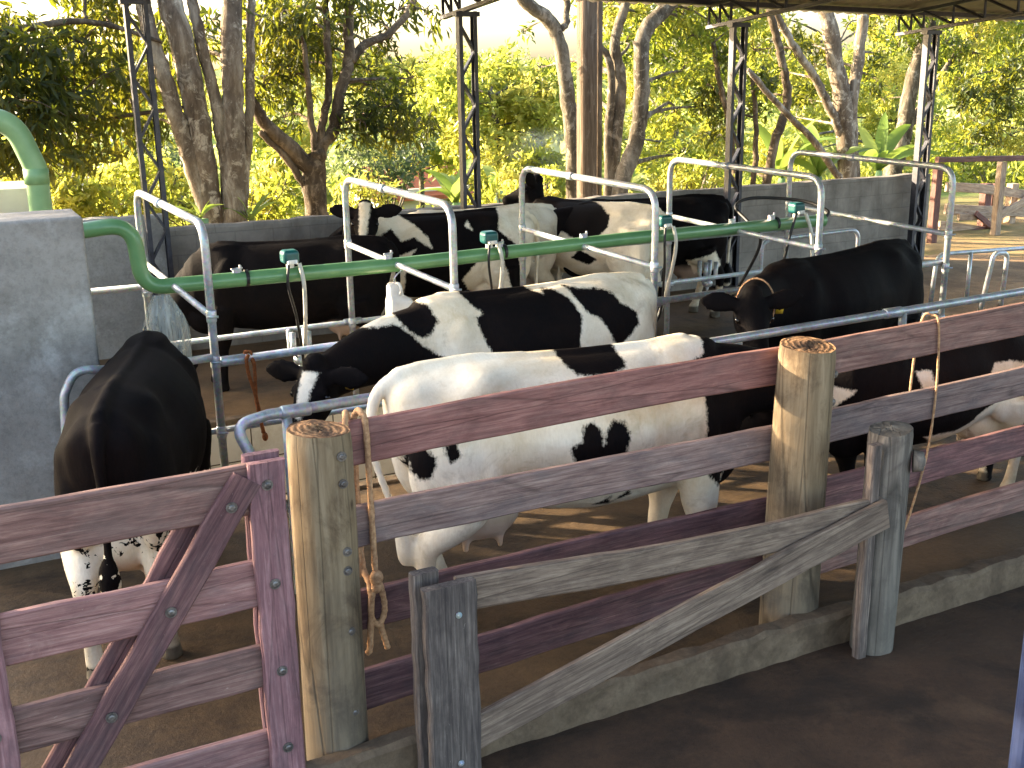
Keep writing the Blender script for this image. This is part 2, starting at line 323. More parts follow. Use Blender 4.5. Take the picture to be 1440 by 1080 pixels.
def plank(name, p0, p1, width, thick, m, parent, up=(0, 0, 1), warp=.006, n=14, seed=None, label=None):
    """a sawn board from p0 to p1 (centre line), its own local frame along x, slightly warped and worn"""
    p0 = Vector(p0); p1 = Vector(p1); d = p1-p0; L = d.length; d.normalize(); up = Vector(up)
    y = up.cross(d).normalized(); z = d.cross(y); rnd = random.Random(seed if seed is not None else hash((round(p0.x, 2), round(p0.z, 2), round(p1.x, 2)))); ph = rnd.random()*6
    rings = []; c = min(.008, thick*.2)
    for i in range(n+1):
        x = L*i/n; wz = warp*math.sin(ph+2.1*x)+rnd.uniform(-.002, .002); wy = warp*.6*math.sin(ph*2+1.3*x)
        a = width/2+rnd.uniform(-.003, .003); b = width/2+rnd.uniform(-.003, .003); h = thick/2
        rings.append([(x, wy-h+c, wz-b), (x, wy+h-c, wz-b), (x, wy+h, wz-b+c), (x, wy+h, wz+a-c), (x, wy+h-c, wz+a), (x, wy-h+c, wz+a), (x, wy-h, wz+a-c), (x, wy-h, wz-b+c)])
    mb = MB().loft(rings); o = mb.build(name, m, None)
    mt = Matrix((d, y, z)).transposed().to_4x4(); mt.translation = p0
    if parent is not None:
        o.parent = parent; mt.translation = p0 - PW(parent)
    o.matrix_local = mt
    if label: o['label'] = label
    return o
def npmesh(name, V, F, m, parent=None, tint=None, smooth=False, loc=None):
    me = bpy.data.meshes.new(name); nv = len(V); me.vertices.add(nv); me.vertices.foreach_set('co', np.ascontiguousarray(V, dtype=np.float32).ravel())
    k = F.shape[1]; me.loops.add(F.size); me.loops.foreach_set('vertex_index', np.ascontiguousarray(F, dtype=np.int32).ravel())
    me.polygons.add(len(F)); me.polygons.foreach_set('loop_start', np.arange(0, F.size, k, dtype=np.int32)); me.polygons.foreach_set('loop_total', np.full(len(F), k, dtype=np.int32))
    if tint is not None:
        a = me.attributes.new('tint', 'FLOAT', 'POINT'); a.data.foreach_set('value', np.asarray(tint, dtype=np.float32))
    if smooth: me.polygons.foreach_set('use_smooth', np.ones(len(F), dtype=bool))
    me.update(calc_edges=True); me.validate()
    if m: me.materials.append(M[m])
    o = bpy.data.objects.new(name, me); COL.objects.link(o)
    if parent is not None: o.parent = parent; o.location = -PW(parent)
    return o

# ------------------------------------------------------------------ setting: ground, floors, pit, kerb
def gz(x, y):
    x = np.asarray(x, float); y = np.asarray(y, float)
    d = np.maximum(0, y-14+.25*np.maximum(0, x-14)*0)
    z = -.03 - 3.2*np.clip((d-2)/24, 0, 1)**1.3 + 3.5*np.clip((d-50)/120, 0, 1)**1.2 + 3*np.clip((d-190)/300, 0, 1)
    inside = (x < 12.75) & (x > -30) & (y < 11.85)
    return np.where(inside, -1.25, z)
xs = np.concatenate([np.linspace(-600, -32, 20), np.linspace(-28, 12.7, 20), [12.8], np.linspace(13.4, 40, 30), np.linspace(46, 700, 40)])
ys = np.concatenate([np.linspace(-300, -20, 12), np.linspace(-15, 11.8, 10), [11.9], np.linspace(12.4, 45, 40), np.linspace(48, 240, 40), np.linspace(260, 900, 14)])
XX, YY = np.meshgrid(xs, ys, indexing='ij'); ZZ = gz(XX, YY) + np.where((YY > 14), RNG.normal(0, .03, XX.shape), 0)
V = np.stack([XX.ravel(), YY.ravel(), ZZ.ravel()], 1); nx, ny = XX.shape; I = np.arange(nx*ny).reshape(nx, ny)
F = np.stack([I[:-1, :-1].ravel(), I[1:, :-1].ravel(), I[1:, 1:].ravel(), I[:-1, 1:].ravel()], 1)
tag(npmesh('ground', V, F, 'ground', smooth=True), kind='structure')
def sheet(name, rects, z, m):
    mb = MB()
    for (x0, x1, y0, y1) in rects:
        mb.add([(x0, y0, z), (x1, y0, z), (x1, y1, z), (x0, y1, z)], [(0, 1, 2, 3)])
    return tag(mb.build(name, m), kind='structure')
PX0, PX1, PY0, PY1 = 1.0, 8.0, 7.08, 9.02
sheet('yard_floor', [(-12, 14, -14, 3.77)], 0, 'yard')
M['sandy'] = concrete('sandy_floor', (120, 94, 64), (158, 128, 92), (88, 66, 44), 1.0, (166, 140, 104), .02, .9, .6)
sheet('lane_floor', [(-12, 9.0, 3.77, PY0), (-12, PX0, PY0, PY1), (PX1, 9.0, PY0, PY1)], 0, 'lane')
sheet('platform_floor', [(-12, 9.0, PY1, 11.95)], 0, 'far_floor')
sheet('sandy_floor', [(9.0, 14, 3.77, 11.95)], 0, 'sandy')
mb = MB(); zf = -.85
mb.add([(PX0, PY1, zf), (PX1, PY1, zf), (PX1, PY1, -.02), (PX0, PY1, -.02)], [(0, 1, 2, 3)])
mb.add([(PX0, PY0, zf), (PX1, PY0, zf), (PX1, PY0, -.02), (PX0, PY0, -.02)], [(0, 1, 2, 3)])
mb.add([(PX0, PY0, zf), (PX0, PY1, zf), (PX0, PY1, -.02), (PX0, PY0, -.02)], [(0, 1, 2, 3)])
mb.add([(PX1, PY0, zf), (PX1, PY1, zf), (PX1, PY1, -.02), (PX1, PY0, -.02)], [(0, 1, 2, 3)])
tag(mb.build('pit_wall', 'tile'), kind='structure')
sheet('pit_floor', [(PX0, PX1, PY0, PY1)], zf, 'lane')
mb = MB()
for y in (PY0-.03, PY1+.03): mb.box(((PX0+PX1)/2, y, -.005), (PX1-PX0+.12, .1, .05))
tag(mb.build('pit_edge', 'kerb', bevel=.01), kind='structure')
# kerb with a worn, uneven edge
rings = []; rnd = random.Random(3)
for i in range(121):
    x = 1.02 + 13*i/120; j = lambda a: rnd.uniform(-a, a)
    h = .165+j(.012); rings.append([(x, 3.765+j(.006), -.05), (x, 3.77+j(.01), h*.5), (x, 3.775+j(.008), h-.02), (x, 3.795+j(.008), h+j(.004)), (x, 3.875+j(.012), h-.006+j(.006)), (x, 3.90+j(.01), h*.6), (x, 3.905, -.05)])
kb = MB().loft(rings).build('kerb', 'kerb'); tag(kb, kind='structure')

# ------------------------------------------------------------------ walls
def rough_wall(name, x0, x1, y, z, th, m, label, n=60, slope=0, seed=1):
    rnd = random.Random(seed); rings = []
    for i in range(n+1):
        x = x0+(x1-x0)*i/n; zz = z + slope*(x-x0) + rnd.uniform(-.008, .008); a = lambda: rnd.uniform(-.006, .006)
        rings.append([(x, y-th/2, -.3), (x, y-th/2+a()*.2, zz-.03), (x, y-th/2+.015+a(), zz+a()), (x, y+th/2-.02, zz+a()), (x, y+th/2, zz-.03), (x, y+th/2, -1.4)])
    return tag(MB().loft(rings).build(name, m), label, 'wall')
rough_wall('low_wall', 2.13, 12.72, 11.75, 1.285, .16, 'wall', 'long grey block wall behind the back row of cows', slope=-.004)
rough_wall('low_wall', -6, 2.12, 11.85, 1.41, .16, 'block', 'pale rendered stub of wall left of the leftmost lattice column, behind the green pipe', seed=5)
# end block
mb = MB(); rings = []
mb.box((.29, 7.03, .98), (.98, .46, 2.08)); bw = mb.build('wall_pier', 'block', bevel=.02, seg=3)
tag(bw, 'tall grey cement rendered wall end at the left beside the black cow', 'wall')

# ------------------------------------------------------------------ shed (columns, trusses, roof)
shed = thing('milking_shed', (0, 11.5, 0), 'open steel milking shed with lattice columns and corrugated roof', 'shed')
SLP = .105
def roofz(y, x=10): return 3.53 + SLP*(12.15-y) - .028*(x-10)
def column(x, y, ztop, w=.26, dep=.09):
    legs = []
    for q in (-1, 1):
        cx = x+q*(w/2-.025); a_, b_, t_ = q*.003, -q*.040, .006
        pr = [(cx+a_, y-dep/2), (cx+b_, y-dep/2), (cx+b_, y-dep/2+t_), (cx-a_, y-dep/2+t_), (cx-a_, y+dep/2-t_), (cx+b_, y+dep/2-t_), (cx+b_, y+dep/2), (cx+a_, y+dep/2)]
        legs.append(MB().loft([[(p[0], p[1], z) for p in pr] for z in (0, ztop)]).build('column_leg', 'col_steel', shed))
    n = 11; st = (ztop-.25)/n; P = [Vector((x+(-1)**i*(w/2-.045), y, .12+st*i)) for i in range(n+1)]; rings = []
    for i, p in enumerate(P):
        for dz in (0,): rings.append([p+Vector((0, -.03, -.022)), p+Vector((0, .03, -.022)), p+Vector((0, .03, .022)), p+Vector((0, -.03, .022))])
    MB().loft(rings).build('lacing', 'col_steel', legs[0])
    MB().box((x, y, .012), (w+.14, dep+.14, .02)).build('foot_plate', 'col_steel', legs[0]); MB().box((x, y, ztop-.03), (w+.02, dep+.012, .05)).build('cap_plate', 'col_steel', legs[0])
COLX = [2.0, 5.42, 9.08, 12.33]
for x in COLX: column(x, 11.5, roofz(11.5, x)-.07-.26-.025)
def truss(x):
    yend = 12.12; ylast = -1.5; d0 = .26
    bz = lambda q: roofz(q, x)-.07-d0-.01*(yend-q); tz = lambda q: roofz(q, x)-.07
    top = MB().bar((x, yend, tz(yend)), (x, ylast, tz(ylast)), .07, .04).build('truss_chord', 'truss_steel', shed)
    MB().bar((x, yend, bz(yend)), (x, ylast, bz(ylast)), .07, .04).build('truss_chord', 'truss_steel', shed)
    q = yend-.02; P = []; i = 0
    while q > ylast+.7:
        st = .22 if i < 2 else .5
        P += [Vector((x, q, bz(q)+.018)), Vector((x, q, tz(q)-.018)), Vector((x, q-st, bz(q-st)+.018))]; q -= st; i += 1
    MB().tube(P, .02, 6).build('truss_web', 'truss_steel', top)
for x in COLX: truss(x)
for i in range(11):
    y = 12.05-i*1.28; MB().bar((1.3, y, roofz(y, 1.3)-.04), (15.2, y, roofz(y, 15.2)-.04), .05, .06).build('purlin', 'truss_steel', shed)
xs_ = np.arange(1.2, 15.3, .05); V = []; F = []
for x in xs_:
    ph = (x/.2) % 1; h = .028*min(1, max(0, (abs(ph-.5)-.18)/.12))
    for y in (12.65, 6, -1.6): V.append((x, y, roofz(y, x)+h))  # unseen near end drawn out past the camera to darken the interior
for i in range(len(xs_)-1):
    for k in range(2): F.append((i*3+k, (i+1)*3+k, (i+1)*3+k+1, i*3+k+1))
ro = npmesh('roof_sheet', np.array(V), np.array(F), 'roof', shed)
ro.modifiers.new('solid', 'SOLIDIFY').thickness = .004
mb = MB(); q = at(1437.5, 985, 2.0); mb.tube([(q.x+.055, 2.0, 0), (q.x+.055, 2.0, roofz(2.0)-.02)], .05, 20); mb.box((q.x+.055, 2.0, .01), (.2, .2, .02)); bp = mb.build('steel_post', 'blue_post', None, smooth=False)
tag(bp, 'blue painted steel post at the right edge of the dark yard', 'post')

# ------------------------------------------------------------------ stall frames (galvanised)
HX = [1.47, 3.15, 4.82, 6.44, 7.93]; YA, YB, ZT = 9.1, 7.05, 1.92
def collar(mb, p, d, r, L=.07):
    p = Vector(p); d = Vector(d).normalized(); mb.tube([p-d*L/2, p-d*(L/2-.008), p+d*(L/2-.008), p+d*L/2], [r*.9, r, r, r*.9], 12)
hl = ['leftmost galvanised hoop frame over the pit, beside the grey wall end', 'galvanised hoop frame in front of the cow that looks at the camera', 'galvanised hoop frame between the spotted cow and the wooden pole behind',
      'galvanised hoop frame in front of the black cow at the end of the back row', 'rightmost galvanised hoop frame behind the big black cow']
for i, x in enumerate(HX):
    t = thing('hoop_frame', (x, (YA+YB)/2, 0), hl[i], 'hoop frame', 'galvanised hoop frames over the milking pit')
    xb, xf = x-.02, x+.03
    path = rounded([(xb, YA, 0), (xb, YA, ZT), (xf, YB, ZT-.03), (xf, YB, 0)], .17, 8)
    MB().tube(path, .027, 14).build('hoop', 'galv', t, smooth=True)
    b = MB(); b.tube([(xb, YA+.02, 1.37), (xf, YB-.02, 1.315)], .023, 12); b.build('cross_bar', 'galv', t, smooth=True)
    for (p, d) in (((xb, YA, 1.37), (0, 0, 1)), ((xf, YB, 1.315), (0, 0, 1)), ((xb, YA, 1.13), (0, 0, 1)), ((xb, YA, .69), (0, 0, 1)), ((xf, YB, 1.02), (0, 0, 1)), ((xf, YB, .55), (0, 0, 1)), ((xb+.01, YA-.85, ZT-.012), (0, 1, 0))):
        b = MB(); collar(b, p, d, .033, .08); c_ = b.build('clamp', 'galv', t, smooth=True)
        p = Vector(p); MB().tube([p+Vector((-.03, -.03, 0)), p+Vector((.035, -.045, .0))], .008, 6).build('bolt', 'galv', c_, smooth=True)
    MB().box((xb, YA, .008), (.12, .12, .014)).build('foot_plate', 'galv', t); MB().box((xf, YB, .008), (.12, .12, .014)).build('foot_plate', 'galv', t)
def rail(name, pts, r, label, cat='rail', legs=(), rad=.12, group=None, clamps=()):
    t = thing(name, (Vector(pts[0]).x, Vector(pts[0]).y, 0), label, cat, group)
    MB().tube(rounded(pts, rad) if len(pts) > 2 else pts, r, 14).build('tube', 'galv', t, smooth=True)
    for p, q in legs: MB().tube([p, q], r*.95, 12).build('leg', 'galv', t, smooth=True)
    if clamps:
        for p in clamps:
            b = MB(); collar(b, p, (1, 0, 0), r*1.25, .16); b.build('clamp', 'galv', t, smooth=True)
    return t
rail('side_rail', [(.9, YA+.05, 1.17), (7.97, YA+.05, 1.12)], .026, 'upper far galvanised rail of the pit, just below the green pipe', clamps=[(x, YA+.05, 1.15) for x in HX[1:4]])
rail('side_rail', [(1.4, YA+.05, .68), (7.97, YA+.05, .70)], .023, 'lower far galvanised rail of the pit, below the udders of the back row', clamps=[(x, YA+.05, .69) for x in HX[1:4]])
rail('side_rail', [(1.5, YB+.055, 1.0), (8.0, YB+.055, 1.06)], .028, 'upper galvanised rail along the near side of the pit, behind the spotted cow', clamps=[(1.62, YB+.055, 1.0), (4.9, YB+.055, 1.03), (6.6, YB+.055, 1.04)])
rail('side_rail', [(1.2, YB+.055, .54), (8.0, YB+.055, .6)], .02, 'lower galvanised rail along the near side of the pit, in front of the white tiles')
rail('stub_rail', [(1.5, YB, 1.05), (.78, 7.02, 1.03)], .026, 'short galvanised rail between the grey wall end and the leftmost hoop')
# front breast rail with its bent left end and legs
YC = 5.65
fr = [(1.47, YC-.12, .55), (1.33, YC-.06, .86), (1.27, YC, 1.02), (1.45, YC, 1.05), (7.4, YC, 1.115), (9.4, YC, 1.13), (9.4, YC, 0)]
rail('breast_rail', fr, .03, 'long galvanised breast rail on short legs between the lane and the milking stand', legs=[((1.55, YC, 1.05), (1.55, YC, 0)), ((4.27, YC, 1.08), (4.27, YC, 0)), ((6.0, YC, 1.10), (6.0, YC, 0)), ((8.0, YC, 1.12), (8.0, YC, 0))], rad=.14, clamps=[(1.6, YC, 1.05), (4.2, YC, 1.08), (5.9, YC, 1.10)])
rail('end_loop', [at(150, 520, 6.6), at(105, 520, 6.6), at(90, 556, 6.6), at(94, 640, 6.6), at(94, 760, 6.6)], .026, 'bent galvanised loop on the grey wall end behind the leftmost black cow', rad=.12)
rail('exit_loop', [(8.0, 9.6, 0), (8.0, 9.6, .93), (9.25, 9.45, .98), (9.25, 9.45, 0)], .024, 'low galvanised loop behind the back of the big black cow', rad=.12)
rail('exit_gate', [(10.3, 9.3, 0), (10.35, 9.3, .62), (12.0, 9.35, .55), (12.0, 9.35, 0)], .026, 'low galvanised gate frame on the sunny floor at the far right', legs=[((10.9, 9.3, .6), (10.9, 9.3, 0))], rad=.15)
rail('exit_gate', [(10.62, 8.85, 0), (10.75, 8.85, .66), (10.98, 8.85, .64), (10.95, 8.85, 0)], .028, 'narrow galvanised hoop beside the low gate frame at the far right', rad=.09)

# ------------------------------------------------------------------ milk line and equipment
PYY, PZ = 8.1, 1.36
mp = thing('vacuum_pipe', (1.2, PYY, 0), 'long green plastic vacuum pipe lying across the hoop frames', 'pipe')
MB().tube(rounded([(.55, PYY+.05, 1.74), (1.24, PYY, 1.80), (1.27, PYY, 1.345), (3.2, PYY, 1.335), (5.3, PYY, 1.365), (7.42, PYY, 1.36)], .17, 8), .055, 20).build('pipe', 'green_pvc', mp, smooth=True)
b = MB(); b.tube([(7.40, PYY, 1.36), (7.47, PYY, 1.36)], .061, 20); b.build('end_cap', 'green_pvc', mp, smooth=False)
for x in (2.0, 4.1, 6.9): 
    b = MB(); b.tube([(x-.012, PYY, 1.335+.006*x*.9), (x+.012, PYY, 1.335+.006*x*.9)], .062, 20); b.build('strap', 'black_rub', mp)
for x in (1.93, 3.1, 4.06, 4.85, 6.4, 6.85):
    b = MB(); zz = 1.335+.006*(x-2)
    b.box((x, PYY, zz+.065), (.05, .045, .045)); b.tube([(x-.04, PYY-.02, zz+.085), (x+.05, PYY+.02, zz+.085)], .009, 6); b.tube([(x+.03, PYY, zz+.05), (x+.03, PYY, zz+.11)], .01, 6); b.build('clip', 'galv', mp, bevel=.004)
gp = thing('riser_pipe', (.75, 8, 0), 'thick faded green riser pipe bending left above the grey wall end', 'pipe')
MB().tube(rounded([(-2.5, 8.0, 2.58), (.56, 8.0, 2.53), (.67, 8.0, 2.2), (.64, 8.0, .2)], .22, 9), .072, 22).build('pipe', 'green_pvc_old', gp, smooth=True)
for z in (2.16,): MB().tube([(.664, 8.0, z-.05), (.666, 8.0, z+.05)], .078, 22).build('sleeve', 'green_pvc_old', gp, smooth=True)
mb = MB(); P = [at(4, 262, 8.4), at(47, 262, 8.4), at(45, 303, 8.4), at(35, 303, 8.4)]; P = [(-.7, 0, P[0].z), (P[1].x, 0, P[1].z), (P[2].x, 0, 1.2), (.5, 0, 1.2), (.1, 0, 1.75)]
mb.loft([[(p[0], y, p[2]) for p in P] for y in (8.3, 8.9)]); tag(mb.build('control_cabinet', 'cream', bevel=.006), 'cream metal cabinet with a slanted side next to the green riser pipe', 'cabinet')

def hose(name, pts, r, m, parent): return MB().tube(smoothline(pts, 7), r, 8).build(name, m, parent, smooth=True)
pl = ['teal pulsator on the green pipe above the leftmost back row cow', 'teal pulsator on the green pipe in front of the cow that looks at the camera', 'teal pulsator on the green pipe half hidden by a hoop leg', 'teal pulsator on the green pipe near its right end']
for i, x in enumerate([2.33, 3.97, 5.66, 7.14]):
    z = 1.41+.008*i; t = thing('pulsator', (x, PYY, z), pl[i], 'pulsator', 'teal pulsators along the green pipe')
    b = MB(); b.box((x, PYY, z+.065), (.125, .12, .10)); b.build('housing', 'teal', t, bevel=.028, seg=4)
    b = MB(); b.box((x+.005, PYY-.061, z+.03), (.07, .012, .03)); b.tube([(x-.03, PYY-.06, z+.035), (x-.03, PYY-.085, z+.02)], .01, 8); b.tube([(x+.03, PYY-.06, z+.035), (x+.03, PYY-.085, z+.02)], .01, 8); b.tube([(x, PYY, z-.02), (x, PYY, z+.02)], .03, 10); b.build('nipple_plate', 'white_plast', t, bevel=.003)
    d = (0.02, .0, .03, .02)[i]
    if i < 3:
        hose('milk_hose', [(x+.05, PYY-.07, z+.02), (x+.07, PYY-.09, z-.15), (x+.10, PYY+.05, z-.5), (x+.13, PYY+.25, z-.85), (x+.16+d, PYY+.55, z-1.0)], .016, 'white_hose', t)
        hose('air_hose', [(x-.03, PYY-.07, z+.02), (x-.05, PYY-.09, z-.14), (x+.03, PYY+.02, z-.42), (x+.11, PYY+.2, z-.84), (x+.14, PYY+.5, z-1.02)], .011, 'black_rub', t)
    else:
        hose('milk_hose', [(x+.05, PYY-.07, z+.02), (x+.12, PYY-.09, z-.2), (x+.08, PYY-.1, z-.48), (x-.18, PYY+.1, z-.78), (x-.5, PYY+.5, z-.9)], .016, 'white_hose', t)
        hose('air_hose', [(x-.06, PYY-.07, z+.02), (x-.13, PYY-.09, z-.14), (x-.16, PYY+.0, z-.5), (x-.25, PYY+.2, z-.84), (x-.4, PYY+.5, z-.95)], .013, 'black_rub', t)
hz = thing('drop_hose', (7.0, 9.0, 0), 'black rubber hose curling over the right end of the green pipe', 'hose')
MB().tube(smoothline([(7.48, 8.15, 1.36), (7.62, 8.2, 1.42), (7.55, 8.5, 1.5), (7.2, 8.8, 1.52), (6.95, 8.75, 1.46), (6.88, 8.45, 1.34), (6.9, 8.3, 1.2), (6.95, 8.5, .9), (6.9, 8.8, .45)], 8), .016, 8).build('tube', 'black_rub', hz, smooth=True)
cl = ['milking cluster hanging below the udder of the leftmost back row cow', 'milking cluster hanging behind the back of the black and white spotted cow', 'milking cluster under the last black cow of the back row']
for i, (x, y, z) in enumerate([(2.55, 8.75, .52), (4.3, 8.75, .5), (7.55, 9.95, .46)]):
    t = thing('milking_cluster', (x, y, z), cl[i], 'milking cluster', 'milking clusters on hoses')
    b = MB(); b.ell((x, y, z), (.06, .06, .05)); b.tube([(x, y, z-.03), (x, y, z-.1)], [.02, .012], 8); b.build('claw', 'galv', t, smooth=True)
    for a in range(4):
        q = Vector((math.cos(a*PI/2+.7)*.09, math.sin(a*PI/2+.7)*.09, 0)); p = Vector((x, y, z))
        b = MB(); b.tube([p+q*.4+Vector((0, 0, .02)), p+q*.8+Vector((0, 0, .05)), p+q+Vector((0, 0, .09)), p+q+Vector((0, 0, .24))], [.01, .013, .024, .026], 10); b.build('teat_cup', 'galv', t, smooth=True)
# white jug hanging from the bar
jx, jy = 3.12, 7.95; jz = .96
t = thing('plastic_can', (jx, jy, jz), 'white plastic can hanging from the cross bar above the spotted cow', 'can')
def rrect(w, d, z, c, n=5, ox=0):
    o = []
    for sx, sy, a0 in ((1, 1, 0), (-1, 1, PI/2), (-1, -1, PI), (1, -1, 3*PI/2)):
        for k in range(n): a = a0+PI/2*k/(n-1); o.append(Vector((jx+ox+sx*(w/2-c)+c*math.cos(a), jy+sy*(d/2-c)+c*math.sin(a), jz+z)))
    return o
MB().loft([rrect(.16, .14, -.02, .03), rrect(.19, .16, 0, .04), rrect(.19, .16, .12, .04), rrect(.17, .14, .14, .03, ox=-.005), rrect(.12, .10, .17, .03, ox=-.03), rrect(.11, .09, .24, .03, ox=-.035), rrect(.085, .07, .265, .02, ox=-.035)]).build('body', 'white_plast', t, smooth=True)
MB().tube(smoothline([(jx-.02, jy-.06, jz+.18), (jx-.02, jy-.10, jz+.22), (jx-.03, jy-.08, jz+.27), (jx-.035, jy-.03, jz+.265)], 5), .010, 8).build('handle', 'white_plast', t, smooth=True)
MB().tube(smoothline([(jx-.035, jy, jz+.26), (jx-.03, jy, jz+.3), (jx, jy, jz+.335), (jx+.03, jy+.02, jz+.345), (jx+.03, jy+.02, jz+.39)], 5), .006, 6).build('hook', 'galv', t, smooth=True)
# plastic sheet bunch hanging below the elbow
def clearmat():
    t = NT('milky_plastic_film'); c = t.fin(lin((150, 158, 156)), .25, 0, .6)
    tr = t.n('ShaderNodeBsdfTransparent'); mx = t.n('ShaderNodeMixShader'); v = t.co((30, 30, 1.5)); f = t.ramp(t.noise(v, 1, 3), [(.35, (.25, .25, .25)), (.65, (.8, .8, .8))])
    t.l(f, mx.inputs[0]); t.l(tr.outputs[0], mx.inputs[1]); t.l(t.b.outputs[0], mx.inputs[2]); t.l(mx.outputs[0], t.out.inputs[0]); return c
M['film'] = clearmat()
rings = []; bc = at(226, 415, 8.05); rnd = random.Random(5)
for i in range(16):
    u = i/15; z = 1.30-.48*u; rad = .05+.085*math.sin(min(1, u*1.3)*PI*.62)
    rings.append([(bc.x+.015*u+rad*(1+.16*math.sin(j*5+u*2)+.07*math.sin(j*11))*math.cos(2*PI*j/40), 8.02+rad*.6*(1+.16*math.cos(j*5+1))*math.sin(2*PI*j/40), z) for j in range(40)])
tag(MB().loft(rings, False).build('plastic_bag', 'film', smooth=True), 'crumpled clear plastic bag hanging below the bend of the green pipe', 'plastic bag')

# ------------------------------------------------------------------ wooden fence
fence = thing('rail_fence', (1.2, 4.1, 0), 'wooden corral fence of mauve rails on two thick log posts', 'fence')
YR = 4.15
def log_post(x, y, z0, z1, r0, r1, parent, lean=(0, 0), seed=1):
    rnd = random.Random(seed); seg = 40; rings = []; n = 30; ph = [rnd.random()*6 for _ in range(6)]
    def rad(a, z): return 1 + .03*math.sin(2*a+ph[0]+z) + .02*math.sin(3*a+ph[1]-2*z) + .012*math.sin(7*a+ph[2]+3*z) + .008*math.sin(11*a+ph[3])
    for i in range(n+1):
        u = i/n; z = z0+(z1-z0)*u; r = r0+(r1-r0)*u
        if i == n: r *= .965
        rings.append([(x+lean[0]*u+r*rad(2*PI*j/seg, z)*math.cos(2*PI*j/seg), y+lean[1]*u+r*rad(2*PI*j/seg, z)*math.sin(2*PI*j/seg), z+(.012*math.sin(2*PI*j/seg*1+ph[4]) if i >= n-1 else 0)) for j in range(seg)])
    o = MB().loft(rings, False).build('log_post', 'log', parent, smooth=True, origin=(x, y, 0))
    top = rings[-1]; t = MB(); cx, cy, cz = x+lean[0], y+lean[1], z1
    rr_ = [top] + [[(cx+(p[0]-cx)*f, cy+(p[1]-cy)*f, p[2]+rnd.uniform(-.006, .004)+(.006*(1-f))) for p in top] for f in (.94, .8, .62, .42, .2, .04)]
    t.loft(rr_, False); t.add(rr_[-1], [tuple(range(len(rr_[-1])))]); t.build('end_grain', 'endgrain', o, smooth=True, origin=(cx, cy, cz))
    return o
def bolts(parent, pts, r=.012, m='dirty_metal', dirn=(0, -1, 0)):
    for p in pts:
        b = MB(); p = Vector(p); d = Vector(dirn); b.tube([p, p+d*.004], r*1.6, 12); b.tube([p+d*.004, p+d*.009, p+d*.012], [r, r, r*.6], 8); b.build('bolt', m, parent)
lg = log_post(1.215, 4.0, 0, 1.475, .133, .122, fence, (0, 0), 2)
bolts(lg, [(1.265, 3.885, 1.39), (1.265, 3.885, 1.28), (1.265, 3.885, 1.0), (1.262, 3.885, .92), (1.26, 3.885, .66), (1.255, 3.885, .30)])
lr = log_post(3.61, 4.0, 0, 1.50, .140, .132, fence, (.03, 0), 9)
bolts(lr, [(3.70, 3.897, 1.36), (3.745, 3.92, 1.36), (3.70, 3.897, 1.22), (3.74, 3.92, 1.22), (3.69, 3.895, .93)])
def frail(xa, za, xb, zb, w, m='mauve', th=.04, y=YR, dy=0, label=None): return plank('rail', (xa, y, za), (xb, y+dy, zb), w, th, m, fence, label=label)
frail(1.22, 1.345, 3.64, 1.378, .185); frail(1.22, .975, 3.64, .98, .18, 'mauve_grey'); frail(1.22, .605, 3.64, .598, .18, 'mauve_dark'); frail(1.22, .225, 3.64, .30, .185, 'mauve_dark', dy=.004)
frail(3.645, 1.372, 6.9, 1.425, .185, 'mauve_brown'); frail(3.645, .99, 6.9, 1.09, .175, 'mauve_grey'); frail(3.645, .63, 6.9, .70, .185, 'mauve_dark'); frail(3.645, .265, 6.9, .36, .18, 'mauve_brown')
log_post(6.95, 4.0, 0, 1.5, .14, .13, fence, (0, 0), 12)
# mauve gate
gate = thing('ranch_gate', (.45, 3.85, 0), 'mauve five bar wooden ranch gate with a diagonal brace, left of the thick log post', 'gate')
GY = 3.86
for (za, zb, w, gm) in ((1.36, 1.34, .195, 'mauve_brown'), (.99, .965, .185, 'gate_pink'), (.625, .615, .175, 'mauve_brown'), (.27, .262, .18, 'gate_pink')):
    plank('rail', (-1.6, GY, za-.02), (.93, GY, zb), w, .036, gm, gate)
for dy in (-.037, .037):
    plank('stile', (.955, GY+dy, .10), (.955, GY+dy, 1.455-(.01 if dy < 0 else 0)), .135, .034, 'gate_mauve', gate, up=(1, 0, 0), warp=.002)
    plank('stile', (-.045, GY+dy, .10), (-.045, GY+dy, 1.10), .14, .034, 'gate_mauve', gate, up=(1, 0, 0), warp=.002)
plank('brace', (.01, GY-.041, .12), (.885, GY-.041, 1.395), .115, .03, 'mauve_dark', gate, up=(-1, 0, 1), warp=.003)
plank('brace', (-.05, GY+.036, .12), (.80, GY+.036, 1.395), .10, .03, 'mauve_dark', gate, up=(-1, 0, 1), warp=.003)
bolts(gate, [(.955, GY-.054, z) for z in (1.36, .97, .61, .28)] + [(-.04, GY-.054, .63)] + [(.82, GY-.057, 1.30), (.575, GY-.057, .95), (.335, GY-.057, .60), (.15, GY-.057, .34)], .013)
